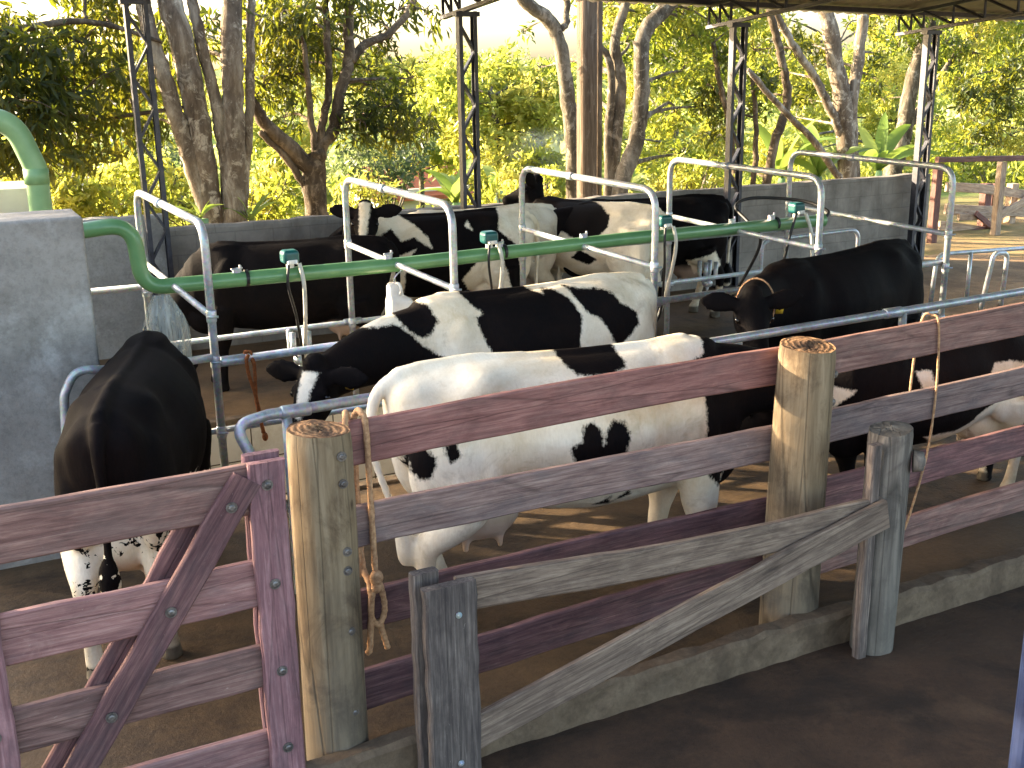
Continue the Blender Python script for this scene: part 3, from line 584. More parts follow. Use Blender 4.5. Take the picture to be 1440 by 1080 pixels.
# low grey gate
lowg = thing('low_gate', (1.55, 3.64, 0), 'low weathered grey plank gate with a diagonal brace standing before the log posts', 'gate')
plank('stile', (1.555, 3.575, .0), (1.555, 3.575, .925), .215, .045, 'dark_wood', lowg, up=(1, 0, 0), warp=.003)
plank('stile', (1.50, 3.685, .0), (1.50, 3.685, .945), .11, .05, 'dark_wood', lowg, up=(1, 0, 0), warp=.003)
plank('rail', (1.60, 3.63, .832), (3.80, 3.63, .75), .145, .04, 'grey_wood', lowg, warp=.018)
plank('brace', (1.62, 3.585, .255), (3.80, 3.585, .755), .15, .035, 'grey_wood', lowg, up=(-.3, 0, 1), warp=.006)
bolts(lowg, [(1.58, 3.552, .80), (1.57, 3.552, .16), (1.64, 3.566, .28)], .008, 'galv')
gpst = log_post(3.87, 3.68, 0, 1.13, .105, .100, None, (.02, 0), 21); gpst.name = 'gate_post'; gpst.data.materials[0] = M['grey_log']
tag(gpst, 'grey weathered short gate post with a knot at the right end of the low gate', 'post')
for ch in gpst.children: ch.data.materials[0] = M['grey_log']
gk = MB(); gk.tube([(3.965, 3.60, .98), (4.0, 3.57, .98)], [.055, .045], 14); gk.tube([(4.0, 3.57, .98), (4.006, 3.565, .98)], [.03, .02], 12); gk.build('knot', 'grey_log', gpst, smooth=True)
plank('slat', (3.745, 3.63, 0), (3.745, 3.63, 1.09), .06, .05, 'dark_wood', gpst, up=(1, 0, 0), warp=.004)

# ------------------------------------------------------------------ ropes
def ropetube(mb, pts, r=.0135, n=8): 
    P = smoothline(pts, n); mb.tube(P, [r*(1+.10*math.sin(i*2.2)) for i in range(len(P))], 8)
rp = MB(); YF = YR-.034
ropetube(rp, [(1.355, YF, .80), (1.352, YF, 1.1), (1.36, YF-.003, 1.40), (1.372, YR-.015, 1.462), (1.385, YR+.02, 1.462), (1.40, YR+.036, 1.38), (1.40, YR+.036, 1.0), (1.412, YR+.03, .74)])
ropetube(rp, [(1.455, YF-.006, .74), (1.452, YF-.004, 1.0), (1.448, YF-.003, 1.40), (1.44, YR-.015, 1.464), (1.432, YR+.02, 1.464), (1.42, YR+.036, 1.38), (1.42, YR+.036, 1.0), (1.425, YR+.03, .78), (1.43, YF-.004, .70), (1.41, YF-.02, .46), (1.40, YF-.01, .42)])
ropetube(rp, [(1.455, YF-.012, .76), (1.43, YF-.012, .66), (1.425, YF-.014, .58), (1.455, YF-.014, .54), (1.485, YF-.012, .60), (1.475, YF-.014, .70), (1.455, YF-.014, .76)])
ropetube(rp, [(1.46, YF-.01, .56), (1.475, YF-.012, .48), (1.49, YF-.014, .42)])
rp.ell((1.455, YF-.014, .755), (.03, .024, .035)); rp.ell((1.355, YF-.004, .79), (.03, .022, .026)); rp.ell((1.452, YF-.014, .71), (.024, .02, .025))
tag(rp.build('rope', 'rope', smooth=True), 'tan knotted rope with a noose looped over the top rail by the left log post', 'rope')
rp = MB(); ropetube(rp, [(4.545, YR+.04, 1.05), (4.56, YR+.04, 1.3), (4.585, YR+.03, 1.49), (4.62, YR-.0, 1.505), (4.64, YR-.03, 1.46), (4.66, YF, 1.14), (4.64, YF-.004, .82), (4.60, YF-.004, .62), (4.53, YF-.01, .41), (4.50, YF-.01, .33)], .0065)
tag(rp.build('rope', 'rope', smooth=True), 'thin tan rope hanging over the rails right of the short grey gate post', 'rope')
rp = MB(); ropetube(rp, [(1.72, YB+.02, 1.03), (1.70, YB+.01, 1.0), (1.71, YB+.02, .9), (1.74, YB+.0, .75), (1.77, YB+.0, .5)], .012); ropetube(rp, [(1.72, YB+.1, 1.04), (1.745, YB+.02, .98), (1.75, YB+.02, .92), (1.745, YB+.01, .7), (1.78, YB+.0, .46)], .012)
rp.tube([(1.70, YB+.09, .98), (1.71, YB+.06, 1.045), (1.74, YB+.06, 1.045), (1.75, YB+.02, .97)], .012, 8); rp.ell((1.78, YB, .47), (.02, .02, .03))
tag(rp.build('rope', 'rope_orange', smooth=True), 'rusty orange rope tied on the rail behind the leftmost black cow', 'rope')

# ------------------------------------------------------------------ cows
def coatmat():
    t = NT('cow_hide'); v = t.co((1, 1, 1), rnd=True)
    def at_(n): return t.n('ShaderNodeAttribute', attribute_name=n).outputs['Fac']
    coat, pink, horn, speck = at_('coat'), at_('pink'), at_('horn'), at_('speck')
    edge = t.math('MULTIPLY', t.math('SUBTRACT', t.noise(v, 26, 5, .7), .5), .05)
    fine = t.math('MULTIPLY', t.math('SUBTRACT', t.noise(t.co((1, 1, .35)), 120, 3, .6), .5), .03)
    spk = t.math('MULTIPLY', t.math('SUBTRACT', t.noise(v, 15, 4, .6, .6), .5), speck)
    val = t.math('ADD', t.math('ADD', coat, edge), t.math('ADD', fine, spk))
    mk = t.n('ShaderNodeMapRange'); mk.inputs[1].default_value = -.009; mk.inputs[2].default_value = .009; t.l(val, mk.inputs[0])
    hair = t.noise(t.co((1, 1, .25)), 90, 4, .7)
    white = t.mix(t.ramp(t.noise(v, 2.6, 7, .66, .4), [(.4, (0, 0, 0)), (.7, (.75, .75, .75))]), lin((228, 219, 200)), lin((190, 168, 130)))
    dirt = t.ramp(t.noise(v, 5.5, 6, .7, .6), [(.56, (0, 0, 0)), (.75, (.5, .5, .5))]); white = t.mix(dirt, white, lin((134, 110, 78)))
    sx = t.n('ShaderNodeSeparateXYZ'); t.l(t.tc.outputs['Object'], sx.inputs[0])
    low = t.n('ShaderNodeMapRange'); low.inputs[1].default_value = .62; low.inputs[2].default_value = .12; t.l(sx.outputs[2], low.inputs[0])
    white = t.mix(t.math('MULTIPLY', low.outputs[0], t.ramp(t.noise(v, 4, 5), [(.4, (.1, .1, .1)), (.65, (.8, .8, .8))])), white, lin((112, 92, 66)))
    white = t.mix(.22, white, t.ramp(hair, [(.3, (.55, .5, .45)), (.7, (1, 1, 1))]), 'MULTIPLY')
    black = t.mix(t.ramp(t.noise(v, 3, 6, .65), [(.42, (0, 0, 0)), (.72, (.8, .8, .8))]), lin((14, 12, 13)), lin((25, 18, 16)))
    black = t.mix(.5, black, t.ramp(hair, [(.3, (.5, .5, .5)), (.7, (1.4, 1.4, 1.4))]), 'MULTIPLY')
    c = t.mix(mk.outputs[0], white, black)
    c = t.mix(pink, c, lin((186, 160, 142))); c = t.mix(horn, c, lin((24, 20, 19)))
    t.bump(t.math('ADD', hair, t.math('MULTIPLY', t.noise(v, 14, 4), .8)), .35, .008)
    t.fin(c, .75, 0, .05); t.b.inputs['Sheen Weight'].default_value = .0; t.b.inputs['Sheen Roughness'].default_value = .45
    return t.m
M['cow'] = coatmat(); M['eye'] = simple('cow_eye_dark', (10, 8, 8), (22, 16, 14), 3, .08, 0, 0)

def polysd(P, poly):
    """signed distance, + inside; P (n,2)"""
    poly = np.array(poly, float); n = len(poly); d = np.full(len(P), 1e9); ins = np.zeros(len(P), bool)
    for i in range(n):
        a = poly[i]; b = poly[(i+1) % n]; e = b-a; w = P-a
        t_ = np.clip((w@e)/max(e@e, 1e-9), 0, 1); d = np.minimum(d, np.hypot(*(w-np.outer(t_, e)).T))
        cond = (a[1] > P[:, 1]) != (b[1] > P[:, 1])
        with np.errstate(divide='ignore', invalid='ignore'): xi = (b[0]-a[0])*(P[:, 1]-a[1])/(b[1]-a[1])+a[0]
        ins ^= cond & (P[:, 0] < xi)
    return np.where(ins, d, -d)
TORSO = [(-1.03, 1.24, 1.06, .07), (-.99, 1.295, .92, .15), (-.90, 1.335, .80, .215), (-.78, 1.355, .72, .252), (-.62, 1.37, .66, .268), (-.45, 1.368, .61, .285), (-.25, 1.355, .555, .325), (-.02, 1.345, .53, .345), (.2, 1.342, .535, .33),
         (.38, 1.348, .55, .285), (.54, 1.362, .58, .24), (.68, 1.335, .63, .20), (.80, 1.27, .70, .155), (.88, 1.18, .80, .09)]
def make_cow(label, loc, heading, scale, poll, nose, coat, hooves=(0, 0, 0, 0), tail=None, ear_droop=0, tag_side=None, udder=True, speck=None, blaze=None, belly=1.0, group=None, earup=0, bony=0, collar=False):
    mb = MB(); N = 28
    for k in range(1):
        rings = []
        for (x, zt, zb, hw) in TORSO:
            zb = zt-(zt-zb)*belly if -.7 < x < .4 else zb
            cz, h = (zt*.52+zb*.48), 0; ring = []
            for j in range(N):
                a = 2*PI*j/N; c, s = math.cos(a), math.sin(a)
                yy = hw*math.copysign(abs(c)**.82, c); zz = cz + (math.copysign(abs(s)**.9, s))*((zt-cz) if s > 0 else (cz-zb))
                if s > 0: yy *= 1-.22*s*s
                else: yy *= 1-.12*s*s
                ring.append((x, yy, zz))
            rings.append(ring)
        mb.loft(rings)
    Y_ = Vector
    poll = Y_(poll); nose = Y_(nose); d = (nose-poll); L = d.length; d.normalize()
    up = Y_((0, 0, 1)); fn = (up-d*up.dot(d)); fn = fn.normalized() if fn.length > .15 else Y_((1, 0, 0)); lat = fn.cross(d).normalized()
    # neck
    A = Y_((.48, 0, 1.0)); E = poll + d*.10 - fn*.12; Bc = A + Y_((.42, 0, .16)) if E.z > .95 else A + Y_((.42, 0, .06))
    pts = []; nn = 9
    for i in range(nn+1):
        t_ = i/nn; pts.append(A*(1-t_)**2 + Bc*2*t_*(1-t_) + E*t_*t_)
    rings = []
    for i, p in enumerate(pts):
        T = (pts[min(i+1, nn)]-pts[max(i-1, 0)]).normalized(); u_ = i/nn
        sl_ = T.cross(up).normalized() if abs(T.z) < .95 else lat
        vn = sl_.cross(T); rl = .20*(1-u_)+.095*u_; rv = .315*(1-u_)**1.2+.135*(1-(1-u_)**1.2)
        rings.append([p + sl_*rl*math.cos(2*PI*j/20) + vn*rv*math.sin(2*PI*j/20) for j in range(20)])
    mb.loft(rings)
    if collar: ring_col = [(p_-pts[6])*.99+pts[6] for p_ in rings[6]]
    # head
    rings = []
    for (t_, rl, rv, off) in ((-.05, .03, .03, .07), (-.02, .06, .06, .085), (.06, .098, .105, .105), (.2, .112, .128, .125), (.34, .112, .13, .125), (.48, .092, .115, .115), (.62, .074, .096, .102), (.76, .066, .082, .09), (.88, .074, .078, .082), (.96, .066, .066, .078), (1.0, .04, .04, .075)):
        c = poll + d*(L*t_) - fn*off
        rings.append([c + lat*rl*math.copysign(abs(math.cos(q))**.8, math.cos(q)) + fn*rv*math.copysign(abs(math.sin(q))**.85, math.sin(q)) for q in [2*PI*j/20 for j in range(20)]])
    mb.loft(rings)
    mb.ell(poll - fn*.03 + d*.0, (.07, .07, .06))
    for s in (-1, 1):   # brow, ear, nostril pad
        mb.ell(poll + d*(L*.30) + lat*s*.092 - fn*.055, (.036, .036, .036))
        b = poll + d*.055 - fn*.075 + lat*s*.085; e = (lat*s*.93 - d*.16 + fn*(.12+earup) + Y_((0, 0, -.32*ear_droop))).normalized(); ew = (d*.8 - fn*.5); ew = (ew-e*ew.dot(e)).normalized(); et = e.cross(ew)
        rings = []
        for (q, w_, th) in ((0, .034, .032), (.04, .05, .028), (.09, .072, .022), (.15, .078, .019), (.21, .062, .017), (.25, .034, .015), (.27, .012, .01)):
            c = b+e*q-et*.0; rings.append([c + ew*w_*math.cos(2*PI*j/12) + et*th*math.sin(2*PI*j/12) for j in range(12)])
        mb.loft(rings)
    # legs
    lf, rf, lh, rh = hooves
    for s, dx in ((1, lf), (-1, rf)):
        mb.ell((.50, s*.185, .93), (.16, .085, .32), Euler((0, R(-12), 0)).to_matrix())
        mb.tube(smoothline([(.53, s*.18, .80), (.56, s*.185, .64), (.575+dx*.3, s*.175, .48), (.585+dx*.55, s*.17, .385), (.585+dx*.72, s*.168, .30), (.585+dx*.95, s*.165, .15), (.60+dx, s*.165, .075)], 3), [.125, .122, .117, .11, .105, .1, .09, .08, .072, .063, .06, .06, .056, .05, .044, .04, .042, .048, .05], 12)
        mb.loft([[(.605+dx+r_*math.cos(2*PI*j/14)*1.25, s*.165+r_*math.sin(2*PI*j/14), z) for j in range(14)] for z, r_ in ((.10, .040), (.06, .047), (.0, .056))])
    for s, dx in ((1, lh), (-1, rh)):
        mb.ell((-.74, s*.165, .93), (.24, .105, .34), Euler((0, R(8), 0)).to_matrix()); mb.ell((-.60, s*.20, .80), (.13, .075, .18))
        mb.tube(smoothline([(-.68, s*.185, .82), (-.72+dx*.1, s*.18, .66), (-.85+dx*.35, s*.168, .53), (-.885+dx*.45, s*.165, .46), (-.86+dx*.75, s*.165, .30), (-.84+dx*.95, s*.165, .16), (-.82+dx, s*.165, .08)], 3), [.16, .15, .14, .125, .11, .095, .08, .07, .064, .058, .05, .045, .041, .04, .041, .043, .044, .047, .05], 12)
        mb.ell((-.895+dx*.42, s*.165, .50), (.04, .035, .06))
        mb.loft([[(-.805+dx+r_*math.cos(2*PI*j/14)*1.25, s*.165+r_*math.sin(2*PI*j/14), z) for j in range(14)] for z, r_ in ((.10, .040), (.06, .047), (.0, .056))])
    # bony points, spine, brisket, belly fold
    for s in (-1, 1):
        mb.ell((-.80, s*.18, 1.08), (.14, .07, .14))
    mb.tube([(x, 0, z) for x, z in ((.56, 1.345), (.3, 1.335), (0, 1.335), (-.3, 1.345), (-.6, 1.362), (-.85, 1.35), (-.99, 1.32))], [.045, .035, .03, .03, .035, .035, .04], 10)
    mb.ell((.70, 0, .68), (.20, .11, .17)); mb.ell((.50, 0, 1.315), (.24, .12, .055))
    if udder:
        mb.ell((-.58, 0, .60), (.22, .165, .17)); mb.ell((-.72, 0, .66), (.14, .14, .18))
        for sx in (-.68, -.50):
            for s in (-1, 1): mb.tube([(sx, s*.08, .50), (sx, s*.085, .40)], [.026, .018], 10)
    tl = tail or [(-1.0, 0, 1.30), (-1.07, 0, 1.2), (-1.08, .0, .95), (-1.06, .01, .65), (-1.05, .02, .5), (-1.05, .02, .32)]
    tp = smoothline(tl, 4); n = len(tp); rad = [.042-.02*min(1, i/(n*.45)) if i < n*.66 else .024+.030*math.sin((i/n-.66)/.34*PI) for i in range(n)]
    mb.tube(tp, rad, 10)
    tmp = mb.build('tmp'); md = tmp.modifiers.new('r', 'REMESH'); md.mode = 'VOXEL'; md.voxel_size = .0145; md.use_smooth_shade = True
    sm = tmp.modifiers.new('s', 'SMOOTH'); sm.factor = .5; sm.iterations = 9
    dg = bpy.context.evaluated_depsgraph_get(); me = bpy.data.meshes.new_from_object(tmp.evaluated_get(dg)); me.name = 'cow'
    bpy.data.meshes.remove(tmp.data)
    o = bpy.data.objects.new('cow', me); COL.objects.link(o); me.materials.clear(); me.materials.append(M['cow'])
    P = np.empty(len(me.vertices)*3); me.vertices.foreach_get('co', P); P = P.reshape(-1, 3)
    # subtle muscle and rib relief
    nrm = np.empty(len(P)*3); me.vertices.foreach_get('normal', nrm); nrm = nrm.reshape(-1, 3)
    rib = np.exp(-((P[:, 0]+.0)/.33)**2)*np.exp(-((P[:, 2]-.95)/.28)**2)*np.sin((P[:, 0]+.12*P[:, 2])*58)*.0007
    for (c, sg, am) in (((-.60, .225, 1.30), (.075, .07, .05), .032+bony), ((-.96, .11, 1.22), (.05, .05, .05), .022), ((-.40, .27, 1.20), (.12, .12, .09), -.028), ((-.80, .2, 1.26), (.07, .1, .06), -.022), ((.34, .28, 1.0), (.05, .15, .28), -.022), ((.50, .26, 1.18), (.07, .1, .15), .016), ((.56, .22, .80), (.09, .1, .10), .015), ((-.50, .25, .86), (.10, .12, .12), .015), ((-.28, .3, .78), (.07, .12, .12), -.02)):
        e_ = ((P[:, 0]-c[0])/sg[0])**2 + ((np.abs(P[:, 1])-c[1])/sg[1])**2 + ((P[:, 2]-c[2])/sg[2])**2; rib = rib + am*np.exp(-e_*.5)
    P2 = P + nrm*rib[:, None]; me.vertices.foreach_set('co', P2.ravel())
    Pp = np.array(poll); dd = np.array(d); ff = np.array(fn); ll = np.array(lat); rel = P-Pp; ht = rel@dd/L; hf = rel@ff; hl_ = rel@ll
    zc = P[:, 2] + .24*np.maximum(0, .27-np.abs(P[:, 1]))*(P[:, 2] > .9); Q = np.stack([P[:, 0], zc], 1)
    head = (ht > -.12) & (ht < 1.15) & (np.abs(hl_) < .36) & (hf < .2) & (hf > -.27) & (P[:, 0] > .9 if poll.x > 1.0 else True)
    val = np.full(len(P), .3 if coat[0] == 'B' else -.3)
    for op in coat[1:]:
        if op[0] in 'BW' and len(op) == 2: s = polysd(Q, op[1]); val = np.maximum(val, s) if op[0] == 'B' else np.minimum(val, -s)
        elif op[0] == 'headB': val = np.where(head, .3, val)
        elif op[0] == 'headW': val = np.where(head, -.3, val)
        elif op[0] == 'zlow': s = op[1]-P[:, 2]; val = np.minimum(val, -s) if op[2] == 'W' else np.maximum(val, s)
        elif op[0] == 'zlowx': s = np.minimum(op[1]-P[:, 2], np.minimum(P[:, 0]-op[3], op[4]-P[:, 0])); val = np.minimum(val, -s) if op[2] == 'W' else np.maximum(val, s)
        elif op[0] == 'ball': s = op[2]-np.linalg.norm(P-np.array(op[1]), axis=1); val = np.minimum(val, -s) if op[3] == 'W' else np.maximum(val, s)
    if blaze:
        w0, w1, t0, t1 = blaze; tt = np.clip((ht-t0)/(t1-t0), 0, 1); wv = w0*(1-tt)+w1*tt
        s = np.minimum(wv-np.abs(hl_), np.minimum((ht-t0)*L, (t1-ht)*L)); s = np.where((hf > -.14) & head, s, -.3); val = np.minimum(val, -s)
    pink = np.zeros(len(P))
    if udder: pink = np.clip(1.15-np.linalg.norm((P-np.array([-.6, 0, .52]))/np.array([.26, .17, .16]), axis=1), 0, .25)*3*.9*(P[:, 2] < .62)
    horn = np.clip((.085-P[:, 2])/.02, 0, 1)*.8
    horn = np.maximum(horn, np.clip((.095-np.linalg.norm(P-np.array(nose)+ff*.05, axis=1))/.03, 0, 1)*.85)
    earp = np.clip((np.abs(hl_)-.13)/.03, 0, 1)*head
    for nme, arr in (('coat', val), ('pink', pink), ('horn', horn), ('speck', np.full(len(P), 0.0) if speck is None else np.where(P[:, 2] < speck[1], speck[0], 0.0))):
        a = me.attributes.new(nme, 'FLOAT', 'POINT'); a.data.foreach_set('value', arr.astype(np.float32))
    me.polygons.foreach_set('use_smooth', np.ones(len(me.polygons), dtype=bool))
    def sub(mbx, name, mat, **kw):
        c = mbx.build(name, mat, None, smooth=True, **kw); c.parent = o; return c
    for s in (-1, 1):
        e = MB(); e.ell(poll + d*(L*.335) + lat*s*.112 - fn*.07, (.021, .021, .021)); sub(e, 'eye', 'eye')
    if collar:
        e = MB(); e.tube(ring_col+ring_col[:2], .009, 8); sub(e, 'neck_cord', 'rope')
    if tag_side:
        s = tag_side; b = poll + d*.075 - fn*.10 + lat*s*.20; e = MB(); e.bar(b + fn*.01, b - fn*.045 + d*.03, .05, .006, d); sub(e, 'ear_tag', 'tag_yellow')
    o.location = loc; o.rotation_euler = (0, 0, R(heading)); o.scale = (scale,)*3
    tag(o, label, 'cow', group)
    return o

# lane, nearest the camera
make_cow('mostly white cow with a clover shaped black patch, standing just behind the wooden fence', (2.91, 4.84, 0), -7, 1.03, (1.22, -.04, 1.17), (1.50, -.08, .74),
         ('W', ('B', [(-.19, 1.6), (.14, 1.6), (.15, 1.31), (.05, 1.28), (-.05, 1.285), (-.12, 1.30), (-.17, 1.36)]),
          ('B', [(-.215, .92), (-.205, .97), (-.165, .985), (-.15, 1.06), (-.10, 1.075), (-.06, 1.03), (-.05, .955), (-.035, 1.03), (0, 1.075), (.06, 1.06), (.095, 1.0), (.085, .94), (.07, .89), (.11, .865), (-.08, .835), (-.11, .87), (-.18, .865)]),
          ('B', [(.51, 1.30), (.54, 1.10), (.55, .93), (.50, .76), (.75, .5), (2, .3), (2, 1.7), (.72, 1.7), (.60, 1.33)]), ('B', [(-.04, .60), (.03, .66), (.05, .58)]), ('B', [(.06, .60), (.12, .68), (.15, .64)]),
          ('B', [(-.99, 1.05), (-.93, 1.06), (-.86, .98), (-.88, .88), (-.95, .87), (-.98, .95)]), ('B', [(-.83, 1.06), (-.77, 1.05), (-.75, .97), (-.80, .95)]),
          ('zlowx', .62, 'W', .4, .75), ('B', [(.66, .70), (.64, .62), (.60, .66)])), bony=.02, hooves=(-.1, .02, .12, -.05),
         tail=[(-1.0, 0, 1.30), (-1.09, -.02, 1.22), (-1.12, -.06, 1.0), (-1.06, -.10, .75), (-1.0, -.12, .55), (-.98, -.10, .40)], blaze=(.05, .05, .1, .8))
make_cow('black cow with white hind leg and rump behind the right end of the fence', (5.42, 4.88, 0), 180, .88, (1.18, -.30, 1.02), (1.34, -.62, .66),
         ('B', ('W', [(.37, 1.16), (.25, 1.15), (.24, 1.04), (.25, .9), (.33, 1.04)]), ('W', [(.93, 1.13), (.80, 1.08), (.92, .97)]), ('W', [(-.31, 1.06), (-.38, 1.12), (-.57, 1.11), (-.9, 1.02), (-.66, .96), (-.42, .93)]),
          ('W', [(-.26, .72), (-.66, .98), (-.72, .76), (-.73, .52), (-.9, .28), (-.9, -.1), (-.5, -.1), (-.55, .29), (-.44, .52)]), ('W', [(.22, .66), (-.06, .66), (-.34, .72), (-.44, .45), (-.11, .45)])), hooves=(.05, -.1, .04, -.12), blaze=(.03, .05, .1, .9))
# near stand
make_cow('black cow seen from behind at the left, beside the grey wall end', (.85, 6.02, 0), 72, 1.0, (1.25, .16, 1.0), (1.42, .22, .55),
         ('B', ('zlowx', .74, 'W', -1.0, -.3)), hooves=(0, 0, -.06, .08), speck=(1.1, .80), tail=[(-1.0, 0, 1.30), (-1.07, 0, 1.2), (-1.07, .0, .95), (-1.04, .01, .75), (-1.04, .02, .62), (-1.03, .02, .48)])
make_cow('white and black spotted cow with lowered black head on the milking stand', (3.40, 6.55, 0), 180, 1.02, (1.48, .30, 1.13), (1.72, .50, .66),
         ('W', ('B', [(.60, 1.02), (.74, 1.12), (.81, 1.2), (.91, 1.28), (1.03, 1.27), (1.15, 1.30), (1.3, 1.7), (2.2, 1.7), (2.2, .2), (1.0, .2), (.72, .55), (.56, .8)]),
          ('B', [(.89, 1.36), (.83, 1.43), (.74, 1.43), (.66, 1.38), (.62, 1.26), (.69, 1.18), (.75, 1.17), (.86, 1.26)]),
          ('B', [(.42, 1.42), (.38, 1.7), (-.04, 1.7), (-.06, 1.42), (-.14, 1.35), (-.15, 1.40), (-.22, 1.39), (-.3, 1.32), (-.37, 1.19), (-.31, 1.04), (-.3, .92), (.29, .95), (.37, 1.15), (.38, 1.26), (.32, 1.28), (.39, 1.36)]),
          ('B', [(-.31, 1.41), (-.41, 1.37), (-.52, 1.36), (-.61, 1.31), (-.66, 1.25), (-.78, 1.16), (-.80, 1.08), (-.62, .92), (-.55, 1.05), (-.5, 1.15), (-.43, 1.19), (-.37, 1.27)])),
         hooves=(.04, -.08, .06, -.1), blaze=(.055, .02, .12, .62), tag_side=1, ear_droop=.6)
make_cow('solid black cow facing left behind the right end of the breast rail', (6.02, 6.42, 0), 192, 1.03, (1.25, .30, 1.29), (1.40, .54, .87), ('B',), hooves=(0, -.06, .08, -.08), tag_side=1, ear_droop=.2, collar=True)
# back row
make_cow('black cow with head low at the left end of the back row', (2.78, 9.95, 0), 162, .97, (1.16, -.2, .62), (1.26, -.25, .12), ('B',), hooves=(0, .08, -.1, .06), speck=(.5, .62))
make_cow('black and white cow with white blaze looking straight at the camera', (4.50, 10.5, 0), 165, 1.02, (.68, .44, 1.53), (.76, .74, 1.10),
         ('B', ('W', [(.72, 1.42), (.32, 1.42), (.19, 1.3), (.07, 1.15), (.04, 1.05), (.14, 1.12), (.21, 1.17), (.33, 1.14), (.42, 1.27), (.52, 1.2), (.66, 1.22)]), ('W', [(-.30, 1.27), (-.335, 1.33), (-.38, 1.22)]),
          ('W', [(-.63, 1.21), (-.67, 1.5), (-1.2, 1.5), (-1.2, .5), (-.9, .5), (-.8, 1.05)]), ('W', [(-.26, .72), (-.39, .89), (-.50, 1.0), (-.67, .9), (-.8, .4), (-.5, .3)]), ('headB',), ('W', [(.2, 1.06), (.30, .95), (.33, .4), (.62, .2), (.85, .6), (.75, .85), (.55, .78), (.4, .98)])),
         hooves=(.05, -.05, .05, -.1), blaze=(.055, .028, .0, .86), ear_droop=.25)
make_cow('white cow with small black spots, deepest of the back row by the wall', (5.15, 11.0, 0), 172, .98, (1.30, -.1, 1.3), (1.70, -.22, 1.0),
         ('W', ('B', [(-.02, 1.2), (-.1, 1.3), (-.2, 1.18), (-.3, 1.0), (-.12, 1.02)]), ('B', [(-.42, 1.16), (-.48, 1.2), (-.5, 1.0), (-.42, 1.0)]), ('B', [(.2, .9), (-.3, .95), (-.55, .75), (-.5, .6), (.1, .66)]), ('B', [(.4, 1.35), (.5, 1.0), (.75, .9), (.9, 1.3)]), ('headB',)), hooves=(0, .06, -.04, .08), speck=(.6, .95))
make_cow('white rumped cow with black shoulder and raised head in the back row', (6.45, 10.72, 0), 110, 1.0, (.74, -.02, 1.58), (1.10, .2, 1.34),
         ('W', ('B', [(.62, 1.6), (.30, 1.55), (-.05, 1.45), (-.30, 1.38), (-.48, 1.28), (-.50, 1.15), (-.36, .98), (-.1, 1.0), (.05, 1.05), (.3, 1.1), (.5, 1.0), (1.2, .9), (1.4, 1.6)]), ('B', [(-.17, .88), (-.36, .78), (-.25, .70), (-.05, .78)]), ('headB',), ('B', [(-1.02, 1.2), (-1.2, 1.3), (-1.2, .3), (-1.03, .3)])), hooves=(0, .04, -.1, .08), earup=.6)
make_cow('black cow with white udder and hooves at the right end of the back row', (7.05, 10.55, 0), 165, 1.0, (1.25, -.1, 1.2), (1.5, -.15, .8),
         ('B', ('W', [(-1.1, .91), (-.98, .72), (-.96, .60), (-1.2, .6)]), ('W', [(-.9, .62), (-.61, .50), (-.5, .68), (-.8, .78)]), ('zlowx', .36, 'W', -1.2, -.6)), hooves=(0, .05, -.05, .08))
for nm, Pts, lab in ((None, [(0, 0, 0)], None),):
    pass

# ------------------------------------------------------------------ trees and plants
def leaves(clumps, size, per, droop=.5, aspect=.32, sprig=10, spread=None, rng=RNG, flat=.75):
    """clumps: (x,y,z,radius,[n sprigs factor]); returns V,F,tint of folded leaf blades set in sprigs through each clump's volume"""
    Cs = []; 
    for c in clumps:
        x, y, z, r = c[:4]; n = max(3, int(per*(r**2)*(c[4] if len(c) > 4 else 1)))
        u = rng.normal(size=(n, 3)); u /= np.linalg.norm(u, axis=1)[:, None]; rad = r*rng.uniform(.15, 1, (n, 1))**.6
        Cs.append(np.array([x, y, z]) + u*rad*np.array([1, 1, flat]))
    S = np.concatenate(Cs); n = len(S); sp = spread or size*.8
    sdir = rng.normal(size=(n, 3)); sdir[:, 2] -= droop; sdir /= np.linalg.norm(sdir, axis=1)[:, None]
    base = np.repeat(S, sprig, 0); N = len(base); dirn = np.repeat(sdir, sprig, 0) + rng.normal(size=(N, 3))*.75; dirn[:, 2] -= droop*.6; dirn /= np.linalg.norm(dirn, axis=1)[:, None]
    base = base + np.repeat(sdir, sprig, 0)*rng.uniform(-sp, sp, (N, 1)) + rng.normal(size=(N, 3))*sp*.35
    ln = size*rng.uniform(.6, 1.25, (N, 1)); nr = rng.normal(size=(N, 3)); nr[:, 2] += .8; sd_ = np.cross(dirn, nr); sd_ /= np.linalg.norm(sd_, axis=1)[:, None]+1e-9; up = np.cross(sd_, dirn)
    w = ln*aspect*.5; tip = base+dirn*ln-up*ln*.12; mid = base+dirn*ln*.48
    V = np.stack([base, mid+sd_*w+up*w*.35, tip, mid-sd_*w+up*w*.35], 1).reshape(-1, 3); I = np.arange(N)*4
    F = np.concatenate([np.stack([I, I+1, I+2], 1), np.stack([I, I+2, I+3], 1)])
    ct = np.concatenate([np.full(max(3, int(per*(c[3]**2)*(c[4] if len(c) > 4 else 1))), rng.uniform(0, .5)) for c in clumps])
    tint = np.clip(np.repeat(ct + rng.uniform(0, .4, n), sprig) + rng.uniform(0, .25, N)-.05, 0, 1)
    return V, F, np.repeat(tint, 4)
def crown(clumps, m, size, per, parent=None, name='crown', **kw):
    V, F, t = leaves(clumps, size, per, **kw); return npmesh(name, V, F, m, parent, tint=t)
def stems(mb, pts, w0, w1, seed=0, wob=.02, n=6):
    P = smoothline(pts, n); rnd = random.Random(seed); k = len(P)
    P = [p+Vector((rnd.uniform(-wob, wob), rnd.uniform(-wob, wob), 0)) for p in P]
    mb.tube(P, [(w0+(w1-w0)*i/(k-1))*(1+rnd.uniform(-.05, .05)) for i in range(k)], 12); return P
